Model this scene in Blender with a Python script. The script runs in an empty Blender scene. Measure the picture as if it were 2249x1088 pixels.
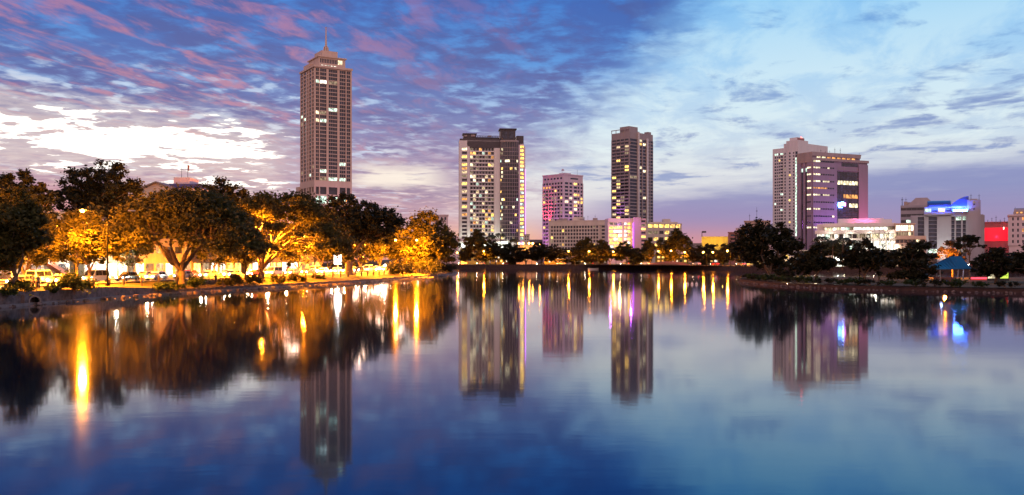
import bpy, bmesh, math, random
import numpy as np
from mathutils import Vector, Matrix
C = bpy.context.scene.collection
SC = bpy.context.scene
R = math.radians

# ------------------------------------------------------------------ camera
FPX, HOR, CX, CAMH = 1948.0, 570.0, 1124.5, 5.0      # focal length and horizon row in photo pixels, eye height over the lake
cam_d = bpy.data.cameras.new("camera")
cam = bpy.data.objects.new("camera", cam_d); C.objects.link(cam)
cam.location = (0, 0, CAMH); cam.rotation_euler = (R(90), 0, 0)
cam_d.sensor_width = 36.0; cam_d.lens = 36.0 * FPX / 2249.0
cam_d.shift_y = (HOR - 544.0) / 2249.0
cam_d.clip_start = 0.5; cam_d.clip_end = 20000
SC.camera = cam
SC.render.engine = 'CYCLES'
SC.cycles.use_denoising = True
SC.cycles.max_bounces = 6; SC.cycles.diffuse_bounces = 2; SC.cycles.glossy_bounces = 3
SC.cycles.transmission_bounces = 3; SC.cycles.transparent_max_bounces = 6
SC.cycles.sample_clamp_indirect = 6.0
SC.cycles.caustics_reflective = False; SC.cycles.caustics_refractive = False
SC.view_settings.view_transform = 'Standard'; SC.view_settings.look = 'None'
SC.view_settings.exposure = 0.0; SC.view_settings.gamma = 1.0

def lin(r, g, b):
    def f(c):
        c /= 255.0
        return c / 12.92 if c <= 0.04045 else ((c + 0.055) / 1.055) ** 2.4
    return (f(r), f(g), f(b), 1.0)

# ------------------------------------------------------------------ sky
world = bpy.data.worlds.new("World"); SC.world = world; world.use_nodes = True
WN = world.node_tree; WN.nodes.clear()
def _val(x): return x.s if isinstance(x, S) else x
class S:
    """a shader socket with arithmetic"""
    def __init__(self, s): self.s = s
    def _m(self, op, *a):
        n = WN.nodes.new('ShaderNodeMath'); n.operation = op
        for i, v in enumerate((self,) + a):
            v = _val(v)
            if isinstance(v, (int, float)): n.inputs[i].default_value = v
            else: WN.links.new(v, n.inputs[i])
        return S(n.outputs[0])
    def __add__(s, o): return s._m('ADD', o)
    __radd__ = __add__
    def __sub__(s, o): return s._m('SUBTRACT', o)
    def __rsub__(s, o): return (s * -1.0) + o
    def __mul__(s, o): return s._m('MULTIPLY', o)
    __rmul__ = __mul__
    def __truediv__(s, o): return s._m('DIVIDE', o)
def sm(x, a, b):                                   # 0 at a, 1 at b, smooth; a may exceed b
    n = WN.nodes.new('ShaderNodeMapRange'); n.interpolation_type = 'SMOOTHSTEP'
    lo, hi = (a, b) if a < b else (b, a)
    n.inputs['From Min'].default_value = lo; n.inputs['From Max'].default_value = hi
    n.inputs['To Min'].default_value = 0 if a < b else 1; n.inputs['To Max'].default_value = 1 if a < b else 0
    WN.links.new(x.s, n.inputs['Value']); return S(n.outputs['Result'])
def mixc(f, a, b):
    n = WN.nodes.new('ShaderNodeMix'); n.data_type = 'RGBA'; n.clamp_factor = True
    for i, v in ((0, f), (6, a), (7, b)):
        v = _val(v)
        if isinstance(v, (int, float, tuple)): n.inputs[i].default_value = v
        else: WN.links.new(v, n.inputs[i])
    return S(n.outputs[2])
def ramp(x, stops):                                # colour ramp over x in 0..1
    n = WN.nodes.new('ShaderNodeValToRGB'); cr = n.color_ramp
    while len(cr.elements) < len(stops): cr.elements.new(0.5)
    for e, (p, c) in zip(cr.elements, stops): e.position = p; e.color = c
    WN.links.new(x.s, n.inputs[0]); return S(n.outputs[0])
def noise(vec, scale, detail=4, rough=0.55, dist=0.0):
    n = WN.nodes.new('ShaderNodeTexNoise'); n.noise_dimensions = '3D'
    n.inputs['Scale'].default_value = scale; n.inputs['Detail'].default_value = detail
    n.inputs['Roughness'].default_value = rough; n.inputs['Distortion'].default_value = dist
    WN.links.new(vec.s, n.inputs['Vector']); return S(n.outputs['Fac'])
def vec(x, y, z=0.0):
    n = WN.nodes.new('ShaderNodeCombineXYZ')
    for i, v in enumerate((x, y, z)):
        v = _val(v)
        if isinstance(v, (int, float)): n.inputs[i].default_value = v
        else: WN.links.new(v, n.inputs[i])
    return S(n.outputs[0])
def az_of(u): return math.atan((u - CX) / FPX)
def el_of(u, v): return math.atan((HOR - v) / FPX * math.cos(az_of(u)))

tc = WN.nodes.new('ShaderNodeTexCoord'); sep = WN.nodes.new('ShaderNodeSeparateXYZ')
WN.links.new(tc.outputs['Generated'], sep.inputs[0])
dx, dy, dz = (S(sep.outputs[i]) for i in range(3))
az = dx._m('ARCTAN2', dy); el = dz._m('ARCSINE')
elp = el._m('MAXIMUM', 0.0)
# cloud sheet, seen in perspective: coordinates on a high plane, axes along / across the streets of cloud
dn = dz._m('MAXIMUM', 0.0) + 0.055
qx, qy = dx / dn, dy / dn
VA = az_of(1640)
qa = qx * math.sin(VA) + qy * math.cos(VA)
qb = qx * math.cos(VA) - qy * math.sin(VA)
n_big = noise(vec(qa * 0.55, qb * 0.8, 3.1), 1.0, 3, 0.5)
n_st = noise(vec(qa * 1.7, qb * 4.0, 0.7), 1.25, 6, 0.58, 0.35)         # streaks along
n_fl = noise(vec(qa * 4.4, qb * 4.0, 9.3), 1.5, 5, 0.58, 0.2)            # flakes
n_pk = noise(vec(qa * 1.9, qb * 5.6, 5.5), 1.15, 6, 0.62, 0.45)
n_hol = noise(vec(qa * 3.6, qb * 5.2, 6.1), 1.3, 4, 0.55, 0.2)
n_br = noise(vec(qa * 1.1, qb * 2.3, 15.5), 1.3, 6, 0.6, 0.4)
n_sm = noise(vec(qa * 1.3, qb * 2.0, 12.2), 1.5, 5, 0.6, 0.5)
n_low = noise(vec(az * 5.0, el * 38.0, 4.4), 1.0, 5, 0.6)                # flat banks near the horizon
n_low2 = noise(vec(az * 11.0, el * 85.0, 7.7), 1.0, 5, 0.6)
wob = (n_big - 0.5)
# wedge of clear sky opening to the upper right
right = sm(az - (el - 0.12) * 1.12 + wob * 0.16 + (n_sm - 0.5) * 0.22, -0.05, 0.10)
low = sm(el, 0.165, 0.095)
# clear sky behind the clouds
base_l = ramp(el / 0.30, [(0.0, lin(238, 178, 150)), (0.14, lin(222, 180, 180)), (0.30, lin(232, 222, 226)), (0.50, lin(190, 214, 242)), (0.72, lin(96, 156, 226)), (1.0, lin(62, 128, 214))])
base_r = ramp(el / 0.30, [(0.0, lin(225, 150, 160)), (0.10, lin(206, 180, 200)), (0.24, lin(240, 240, 238)), (0.42, lin(228, 243, 248)), (0.64, lin(208, 236, 251)), (0.82, lin(184, 226, 252)), (1.0, lin(142, 207, 252))])
base_r = mixc(sm(n_br, 0.42, 0.62) * sm(el, 0.07, 0.13) * 0.5, base_r, ramp(el / 0.30, [(0.0, lin(180, 180, 215)), (0.4, lin(186, 206, 232)), (0.7, lin(128, 190, 244)), (1.0, lin(104, 182, 246))]))
base = mixc(right, base_l, base_r)
glow = sm(az, -0.16, -0.05) * sm(az, 0.06, 0.0) * sm(el, 0.055, 0.012)
base = mixc(glow * 0.9, base, lin(255, 214, 160))
# cloud cover
shade_l = ramp(el / 0.30, [(0.0, lin(214, 160, 160)), (0.2, lin(178, 154, 176)), (0.38, lin(142, 140, 184)), (0.58, lin(104, 124, 186)), (0.8, lin(76, 112, 186)), (1.0, lin(60, 104, 186))])
shade_r = ramp(el / 0.30, [(0.0, lin(176, 136, 172)), (0.2, lin(150, 148, 190)), (0.45, lin(140, 160, 206)), (0.7, lin(112, 158, 218)), (1.0, lin(96, 160, 228))])
shade = mixc(right, shade_l, shade_r)
cover_l = sm(n_st * 0.42 + n_fl * 0.58 + wob * 0.25, 0.335, 0.53)
cover_r = sm(n_fl * 0.35 + n_sm * 0.65 + wob * 0.25, 0.51, 0.67) * sm(el, 0.08, 0.13)
cover = cover_l * (1.0 - right) * 0.97 + cover_r * right * 0.85
sky = mixc(cover, base, shade)
# dark slate modelling inside the cloud
sky = mixc(sm(n_sm * 0.6 + n_fl * 0.4, 0.44, 0.60) * cover * (1.0 - right) * 0.75, sky, ramp(el / 0.30, [(0.0, lin(170, 140, 165)), (0.4, lin(108, 108, 162)), (1.0, lin(72, 96, 164))]))
# last pink light on the undersides, left and centre
pk = sm(n_pk + (n_fl - 0.5) * 0.30, 0.46, 0.66) * (sm(az + wob * 0.3, -0.02, -0.28) * 0.8 + sm(az, 0.1, 0.0) * 0.2) * sm(el, 0.05, 0.11) * sm(n_st, 0.38, 0.5)
sky = mixc(pk * 0.68, sky, ramp(el / 0.30, [(0.0, lin(240, 170, 150)), (0.4, lin(218, 158, 172)), (0.75, lin(206, 138, 160)), (1.0, lin(172, 128, 176))]))
# small bright holes through the sheet
hol = sm(n_hol * 0.7 + n_fl * 0.3, 0.47, 0.36) * sm(el, 0.235, 0.15) * (1.0 - right) * sm(az + wob * 0.3, -0.04, -0.20)
sky = mixc(hol, sky, lin(206, 226, 250))
# flat bands near the horizon
lowband = sm(n_low * 0.55 + n_low2 * 0.45, 0.40, 0.60) * low
sky = mixc(lowband * 0.7 * (1.0 - right * 0.6), sky, mixc(sm(az, -0.02, 0.12), ramp(el / 0.15, [(0.0, lin(226, 160, 150)), (0.35, lin(196, 166, 184)), (1.0, lin(150, 140, 184))]), lin(150, 150, 196)))
# long blue-grey bank low on the right, with torn streaks above it
bank = sm(az, 0.02, 0.16) * sm(el + (n_low - 0.5) * 0.09 - az * 0.085, 0.078, 0.040)
sky = mixc(bank * 0.88, sky, ramp(el / 0.15, [(0.0, lin(200, 140, 164)), (0.25, lin(156, 138, 184)), (0.5, lin(128, 136, 192)), (1.0, lin(140, 152, 204))]))
streak = sm(n_low * 0.5 + n_low2 * 0.5 + (n_sm - 0.5) * 0.4, 0.54, 0.64) * sm(az, 0.0, 0.1) * sm(el - az * 0.06, 0.155, 0.12) * sm(el - az * 0.06, 0.05, 0.08)
sky = mixc(streak * 0.75, sky, lin(126, 148, 202))
horizon_pink = sm(el, 0.05, 0.008) * sm(az, 0.46, 0.2)
sky = mixc(horizon_pink * 0.55, sky, lin(238, 158, 140))
sky = mixc(sm(az, -0.30, -0.46) * sm(el, 0.105, 0.04) * 0.6, sky, lin(236, 150, 146))
# the gap where the sunset burns through, low left
gz = (el - 0.119) - (az + 0.40) * -0.06
halo = sm(gz._m('ABSOLUTE') + (n_fl - 0.5) * 0.08 + (n_low2 - 0.5) * 0.05, 0.060, 0.015) * sm(az, -0.20, -0.30)
sky = mixc(halo * 0.55, sky, lin(246, 226, 214))
gapm = sm(gz._m('ABSOLUTE') + (n_fl - 0.5) * 0.05 + (n_low - 0.5) * 0.06 + (n_low2 - 0.5) * 0.13 + (n_fl - 0.5) * 0.05 + (n_sm - 0.5) * 0.07, 0.0195, 0.0125) * sm(az + (n_low2 - 0.5) * 0.16 - el * 0.3, -0.29, -0.31)
sky = mixc(gapm, sky, (1.5, 1.42, 1.3, 1))
gap2 = sm(el + (n_low2 - 0.5) * 0.03, 0.072, 0.092) * sm(el + (n_low2 - 0.5) * 0.03, 0.118, 0.096) * sm(az, -0.21, -0.15) * sm(az, -0.05, -0.11) * sm(n_low2, 0.40, 0.58)
sky = mixc(gap2 * 0.9, sky, (1.0, 0.93, 0.82, 1))
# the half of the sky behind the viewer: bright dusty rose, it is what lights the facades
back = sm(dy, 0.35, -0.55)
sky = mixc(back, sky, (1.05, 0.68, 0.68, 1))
up = sm(dz, 0.27, 0.42)
sky = mixc(up * (1.0 - back), sky, mixc(sm(az, -0.1, 0.15), lin(30, 66, 150), lin(26, 150, 236)))
nishita = WN.nodes.new('ShaderNodeTexSky'); nishita.sky_type = 'NISHITA'; nishita.sun_disc = False
SUN_EL, SUN_AZ = 1.0, -12.0
nishita.sun_elevation = R(SUN_EL); nishita.sun_rotation = R(SUN_AZ)
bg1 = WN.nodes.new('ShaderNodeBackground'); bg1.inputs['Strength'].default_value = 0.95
bg2 = WN.nodes.new('ShaderNodeBackground'); bg2.inputs['Strength'].default_value = 0.006
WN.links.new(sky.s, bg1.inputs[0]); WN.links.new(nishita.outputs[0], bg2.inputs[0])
addn = WN.nodes.new('ShaderNodeAddShader'); wout = WN.nodes.new('ShaderNodeOutputWorld')
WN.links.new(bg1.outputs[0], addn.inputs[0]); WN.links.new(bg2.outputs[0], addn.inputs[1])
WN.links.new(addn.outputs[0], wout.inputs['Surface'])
world.cycles.sampling_method = 'MANUAL'; world.cycles.sample_map_resolution = 512

# ------------------------------------------------------------------ sun: the last glow beyond the skyline
sd = bpy.data.lights.new("sun", 'SUN'); sd.energy = 0.35; sd.angle = R(12); sd.color = (1.0, 0.62, 0.42)
sun = bpy.data.objects.new("sun", sd); C.objects.link(sun)
sun.rotation_euler = Vector((-math.sin(R(SUN_AZ)), -math.cos(R(SUN_AZ)), -math.tan(R(SUN_EL)))).to_track_quat('-Z', 'Y').to_euler()
# ------------------------------------------------------------------ helpers
rng = random.Random(7)
def at(u, Y): return (u - CX) / FPX * Y                # x of photo column u at depth Y
def zat(v, Y): return CAMH + (HOR - v) / FPX * Y       # height of photo row v at depth Y

MATS = {}
def new_mat(name):
    m = bpy.data.materials.new(name); m.use_nodes = True; nt = m.node_tree
    return m, nt, nt.nodes['Principled BSDF']
def pmat(name, col, rough=0.7, scale=3.0, amount=0.25, spec=0.4, metal=0.0, bump=0.0, streak=False):
    """painted / concrete / stone surface with worn, uneven tone in object space"""
    if name in MATS: return MATS[name]
    m, nt, b = new_mat(name); L = nt.links
    b.inputs['Roughness'].default_value = rough; b.inputs['Metallic'].default_value = metal
    b.inputs['Specular IOR Level'].default_value = spec
    t = nt.nodes.new('ShaderNodeTexCoord'); mp = nt.nodes.new('ShaderNodeMapping')
    mp.inputs['Scale'].default_value = (1, 1, 0.15) if streak else (1, 1, 1)
    L.new(t.outputs['Object'], mp.inputs[0])
    n = nt.nodes.new('ShaderNodeTexNoise'); n.inputs['Scale'].default_value = scale
    n.inputs['Detail'].default_value = 5; n.inputs['Roughness'].default_value = 0.65
    L.new(mp.outputs[0], n.inputs['Vector'])
    r = nt.nodes.new('ShaderNodeValToRGB'); r.color_ramp.elements[0].position = 0.3; r.color_ramp.elements[1].position = 0.7
    c = col[:3]
    r.color_ramp.elements[0].color = tuple(max(0, x * (1 - amount)) for x in c) + (1,)
    r.color_ramp.elements[1].color = tuple(min(1, x * (1 + amount)) for x in c) + (1,)
    L.new(n.outputs['Fac'], r.inputs[0]); L.new(r.outputs[0], b.inputs['Base Color'])
    if bump:
        bp = nt.nodes.new('ShaderNodeBump'); bp.inputs['Strength'].default_value = bump; bp.inputs['Distance'].default_value = 0.1
        L.new(n.outputs['Fac'], bp.inputs['Height']); L.new(bp.outputs[0], b.inputs['Normal'])
    MATS[name] = m; return m
def emat(name, col, strength, vary=0.0, scale=0.6, low=0.25):
    """something that gives off light: a lamp, or a lit room seen through its window (uneven: curtains, furniture)"""
    if name in MATS: return MATS[name]
    m, nt, b = new_mat(name); L = nt.links
    b.inputs['Base Color'].default_value = (0.02, 0.02, 0.02, 1); b.inputs['Roughness'].default_value = 0.2
    b.inputs['Emission Color'].default_value = tuple(col[:3]) + (1,)
    b.inputs['Emission Strength'].default_value = strength
    if vary:
        t = nt.nodes.new('ShaderNodeTexCoord'); mp = nt.nodes.new('ShaderNodeMapping'); mp.inputs['Scale'].default_value = (1, 1, 0.55)
        oi = nt.nodes.new('ShaderNodeObjectInfo'); ad = nt.nodes.new('ShaderNodeVectorMath'); ad.operation = 'ADD'
        L.new(t.outputs['Object'], ad.inputs[0]); L.new(oi.outputs['Random'], ad.inputs[1]); L.new(ad.outputs[0], mp.inputs[0])
        n = nt.nodes.new('ShaderNodeTexNoise'); n.inputs['Scale'].default_value = scale; n.inputs['Detail'].default_value = 2
        L.new(mp.outputs[0], n.inputs['Vector'])
        mr = nt.nodes.new('ShaderNodeMapRange'); mr.inputs['From Min'].default_value = 0.36; mr.inputs['From Max'].default_value = 0.62
        mr.inputs['To Min'].default_value = strength * low; mr.inputs['To Max'].default_value = strength * (1 + vary)
        L.new(n.outputs['Fac'], mr.inputs['Value']); L.new(mr.outputs[0], b.inputs['Emission Strength'])
    MATS[name] = m; return m
def gmat(name, col=(0.012, 0.014, 0.026), rough=0.12, scale=0.35):
    """dark window glass, blinds behind it here and there"""
    if name in MATS: return MATS[name]
    m, nt, b = new_mat(name); L = nt.links
    b.inputs['Roughness'].default_value = rough; b.inputs['IOR'].default_value = 1.5
    t = nt.nodes.new('ShaderNodeTexCoord'); n = nt.nodes.new('ShaderNodeTexNoise'); n.inputs['Scale'].default_value = scale; n.inputs['Detail'].default_value = 3
    L.new(t.outputs['Object'], n.inputs['Vector'])
    r = nt.nodes.new('ShaderNodeValToRGB'); r.color_ramp.elements[0].position = 0.42; r.color_ramp.elements[1].position = 0.7
    r.color_ramp.elements[0].color = col + (1,); r.color_ramp.elements[1].color = tuple(x * 4 + 0.01 for x in col) + (1,)
    L.new(n.outputs['Fac'], r.inputs[0]); L.new(r.outputs[0], b.inputs['Base Color'])
    MATS[name] = m; return m

def tag(o, label=None, cat=None, group=None, kind=None):
    if label: o['label'] = label
    if cat: o['category'] = cat
    if group: o['group'] = group
    if kind: o['kind'] = kind
    return o
def empty(name, loc=(0, 0, 0), rz=0.0, label=None, cat=None, group=None):
    o = bpy.data.objects.new(name, None); C.objects.link(o); o.location = loc; o.rotation_euler = (0, 0, rz)
    o.empty_display_size = 0.5
    return tag(o, label, cat, group)
class MB:
    """collects boxes, prisms and tubes, then links them as one mesh object"""
    def __init__(s): s.v, s.f, s.mi = [], [], []
    def _add(s, vs, fs, mi=0):
        b = len(s.v); s.v += vs; s.f += [tuple(i + b for i in f) for f in fs]; s.mi += [mi] * len(fs)
    def box(s, x0, x1, y0, y1, z0, z1, mi=0):
        s._add([(x0, y0, z0), (x1, y0, z0), (x1, y1, z0), (x0, y1, z0), (x0, y0, z1), (x1, y0, z1), (x1, y1, z1), (x0, y1, z1)],
               [(0, 3, 2, 1), (4, 5, 6, 7), (0, 1, 5, 4), (1, 2, 6, 5), (2, 3, 7, 6), (3, 0, 4, 7)], mi); return s
    def prism(s, pts, z0, z1, mi=0):                    # plan outline (ccw) pulled up
        n = len(pts)
        s._add([(x, y, z0) for x, y in pts] + [(x, y, z1) for x, y in pts],
               [tuple(range(n - 1, -1, -1)), tuple(range(n, 2 * n))] + [(i, (i + 1) % n, n + (i + 1) % n, n + i) for i in range(n)], mi); return s
    def slab_x(s, prof, x0, x1, mi=0):                  # (y,z) outline pulled along x
        n = len(prof)
        s._add([(x0, y, z) for y, z in prof] + [(x1, y, z) for y, z in prof],
               [tuple(range(n)), tuple(range(2 * n - 1, n - 1, -1))] + [(i, n + i, n + (i + 1) % n, (i + 1) % n) for i in range(n)], mi); return s
    def slab_y(s, prof, y0, y1, mi=0):                  # (x,z) outline pulled along y
        n = len(prof)
        s._add([(x, y0, z) for x, z in prof] + [(x, y1, z) for x, z in prof],
               [tuple(range(n - 1, -1, -1)), tuple(range(n, 2 * n))] + [(i, (i + 1) % n, n + (i + 1) % n, n + i) for i in range(n)], mi); return s
    def tube(s, pts, rads, n=6, mi=0, caps=True):
        pts = [Vector(p) for p in pts]; rings = []; b = len(s.v)
        for i, p in enumerate(pts):
            d = (pts[min(i + 1, len(pts) - 1)] - pts[max(i - 1, 0)])
            d = d.normalized() if d.length > 1e-9 else Vector((0, 0, 1))
            a = d.orthogonal().normalized() if abs(d.z) < 0.9 else Vector((1, 0, 0)).cross(d).normalized()
            c = d.cross(a); r = rads[i] if hasattr(rads, '__len__') else rads
            s.v += [tuple(p + (a * math.cos(t) + c * math.sin(t)) * r) for t in (2 * math.pi * k / n for k in range(n))]
        for i in range(len(pts) - 1):
            for k in range(n):
                s.f.append((b + i * n + k, b + i * n + (k + 1) % n, b + (i + 1) * n + (k + 1) % n, b + (i + 1) * n + k)); s.mi.append(mi)
        if caps:
            s.f.append(tuple(b + k for k in range(n - 1, -1, -1))); s.f.append(tuple(b + (len(pts) - 1) * n + k for k in range(n))); s.mi += [mi, mi]
        return s
    def ball(s, c, r, nu=10, nv=6, mi=0, sz=1.0):
        b = len(s.v)
        for j in range(nv + 1):
            t = math.pi * j / nv
            for i in range(nu):
                p = 2 * math.pi * i / nu
                s.v.append((c[0] + r * math.sin(t) * math.cos(p), c[1] + r * math.sin(t) * math.sin(p), c[2] + r * sz * math.cos(t)))
        for j in range(nv):
            for i in range(nu):
                s.f.append((b + j * nu + i, b + (j + 1) * nu + i, b + (j + 1) * nu + (i + 1) % nu, b + j * nu + (i + 1) % nu)); s.mi.append(mi)
        return s
    def mesh(s, name, mats, smooth=False):
        me = bpy.data.meshes.new(name); me.from_pydata(s.v, [], s.f)
        for m in (mats if isinstance(mats, (list, tuple)) else [mats]): me.materials.append(m)
        if any(s.mi): me.polygons.foreach_set('material_index', s.mi)
        if smooth: me.polygons.foreach_set('use_smooth', [True] * len(s.f))
        me.update(); return me
    def build(s, name, mats, parent=None, smooth=False, loc=None, rz=0.0):
        o = bpy.data.objects.new(name, s.mesh(name, mats, smooth)); C.objects.link(o)
        if parent is not None: o.parent = parent
        if loc is not None: o.location = loc; o.rotation_euler = (0, 0, rz)
        return o
def kids(o): return [c for c in bpy.data.objects if c.parent == o]
def copy_tree(o, parent=None, memo=None):
    """a thing, its parts and their sub-parts (meshes shared)"""
    if memo is None:
        memo = {}
        for c in bpy.data.objects:
            if c.parent is not None: memo.setdefault(c.parent.name, []).append(c)
    c = o.copy(); C.objects.link(c)
    if parent is not None: c.parent = parent
    for ch in memo.get(o.name, []): copy_tree(ch, c, memo)
    return c
def lamp_light(kind, loc, color, power, parent=None, size=0.25, aim=None, cone=80, blend=0.6):
    d = bpy.data.lights.new("lamp_light", kind); d.color = color; d.energy = power
    if kind in ('POINT', 'SPOT'): d.shadow_soft_size = size
    if kind == 'SPOT': d.spot_size = R(cone); d.spot_blend = blend
    o = bpy.data.objects.new("lamp_light", d); C.objects.link(o); o.location = loc
    if aim is not None: o.rotation_euler = (Vector(aim) - Vector(loc)).to_track_quat('-Z', 'Y').to_euler()
    if parent is not None: o.parent = parent
    return o
SODIUM = (1.0, 0.27, 0.008)

# ------------------------------------------------------------------ materials used all over
M = {
 'tan': pmat('tan_concrete', (0.64, 0.47, 0.37), 0.75, 0.25, 0.10, streak=True),
 'cream': pmat('cream_paint', (0.62, 0.54, 0.46), 0.75, 0.3, 0.12, streak=True),
 'white': pmat('white_paint', (0.74, 0.69, 0.66), 0.7, 0.3, 0.10, streak=True),
 'pinkwhite': pmat('pinkish_paint', (0.70, 0.56, 0.58), 0.7, 0.3, 0.10, streak=True),
 'taupe': pmat('taupe_cladding', (0.36, 0.29, 0.27), 0.55, 0.4, 0.12, streak=True),
 'darkwall': pmat('dark_cladding', (0.07, 0.06, 0.065), 0.5, 0.4, 0.2),
 'clad': pmat('mauve_cladding', (0.30, 0.225, 0.30), 0.45, 0.3, 0.08, streak=True),
 'clad_grey': pmat('grey_cladding', (0.36, 0.33, 0.36), 0.45, 0.3, 0.1, streak=True),
 'brick': pmat('reddish_render', (0.34, 0.16, 0.14), 0.8, 0.4, 0.15, streak=True),
 'yellowwall': pmat('yellow_paint', (0.62, 0.52, 0.12), 0.8, 0.6, 0.15, streak=True),
 'greenwall': pmat('lime_paint', (0.45, 0.52, 0.14), 0.8, 0.6, 0.15, streak=True),
 'tin': pmat('roof_sheet', (0.25, 0.2, 0.17), 0.5, 1.5, 0.25),
 'steel': pmat('grey_steel', (0.32, 0.32, 0.33), 0.4, 2.0, 0.2, metal=0.6),
 'black': pmat('black_pole', (0.006, 0.006, 0.006), 0.8, 2.0, 0.3, spec=0.03),
 'dark': pmat('dark_metal', (0.03, 0.03, 0.035), 0.5, 2.0, 0.3),
 'post': pmat('cast_iron', (0.05, 0.035, 0.03), 0.6, 4.0, 0.3),
 'stone': pmat('rubble_stone', (0.13, 0.095, 0.085), 0.9, 1.6, 0.6, bump=0.8),
 'mossy': pmat('mossy_concrete', (0.05, 0.03, 0.028), 0.9, 1.2, 0.4, bump=0.4),
 'kerb': pmat('worn_concrete', (0.20, 0.165, 0.15), 0.85, 1.0, 0.35, bump=0.3),
 'pave': pmat('paving', (0.30, 0.27, 0.24), 0.85, 1.0, 0.25, bump=0.2),
 'asphalt': pmat('asphalt', (0.055, 0.053, 0.052), 0.75, 1.2, 0.3, bump=0.15),
 'mark': pmat('road_paint', (0.7, 0.7, 0.66), 0.7, 2.0, 0.2),
 'bark': pmat('bark', (0.12, 0.085, 0.06), 0.9, 2.5, 0.5, bump=0.6),
 'blueroof': pmat('blue_roof_sheet', (0.025, 0.062, 0.09), 0.35, 1.0, 0.15, metal=0.3),
 'navyroof': pmat('blue_vault_sheet', (0.05, 0.09, 0.30), 0.35, 0.5, 0.15, metal=0.3),
 'glass': gmat('dark_glass'),
 'glass2': gmat('tinted_glass', (0.016, 0.014, 0.02), 0.15, 0.08),
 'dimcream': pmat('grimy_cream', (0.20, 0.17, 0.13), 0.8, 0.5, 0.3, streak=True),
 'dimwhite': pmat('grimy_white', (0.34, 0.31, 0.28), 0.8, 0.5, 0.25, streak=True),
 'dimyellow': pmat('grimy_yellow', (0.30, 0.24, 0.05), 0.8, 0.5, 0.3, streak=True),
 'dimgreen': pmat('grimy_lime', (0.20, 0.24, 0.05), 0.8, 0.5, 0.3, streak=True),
 'w_warm': emat('lit_warm', (1.0, 0.58, 0.14), 1.7, 0.9, 0.7),
 'w_pale': emat('lit_pale', (1.0, 0.74, 0.40), 0.8, 0.9, 1.1),
 'w_white': emat('lit_white', (1.0, 0.86, 0.52), 1.6, 0.9, 0.7),
 'w_green': emat('lit_cool', (0.72, 1.0, 0.80), 1.1, 0.9, 0.6),
 'w_orange': emat('lit_orange', (1.0, 0.42, 0.10), 1.0, 0.8, 0.7),
 'w_dim': emat('lit_dim', (1.0, 0.75, 0.45), 0.25, 0.8, 0.7),
 'w_bright': emat('lit_bright', (1.0, 0.97, 0.80), 3.2, 0.6, 0.5),
 'w_yellow': emat('lit_yellow', (1.0, 0.62, 0.12), 2.2, 0.8, 0.8, 0.4),
 'sodium': emat('sodium_lens', (1.0, 0.45, 0.08), 34.0),
 'coolbulb': emat('cool_bulb', (0.85, 1.0, 0.85), 22.0),
 'headlight': emat('headlight_lens', (1.0, 0.88, 0.62), 90.0),
 'taillight': emat('tail_lens', (1.0, 0.03, 0.02), 14.0),
 'violet': emat('violet_lamp', (0.55, 0.12, 1.0), 6.0),
 'blue': emat('added_blue_glow', (0.06, 0.22, 1.0), 110.0),
 'red': emat('red_lit_panel', (1.0, 0.002, 0.018), 1.5, 0.2, 0.05, 0.7),
}

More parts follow.
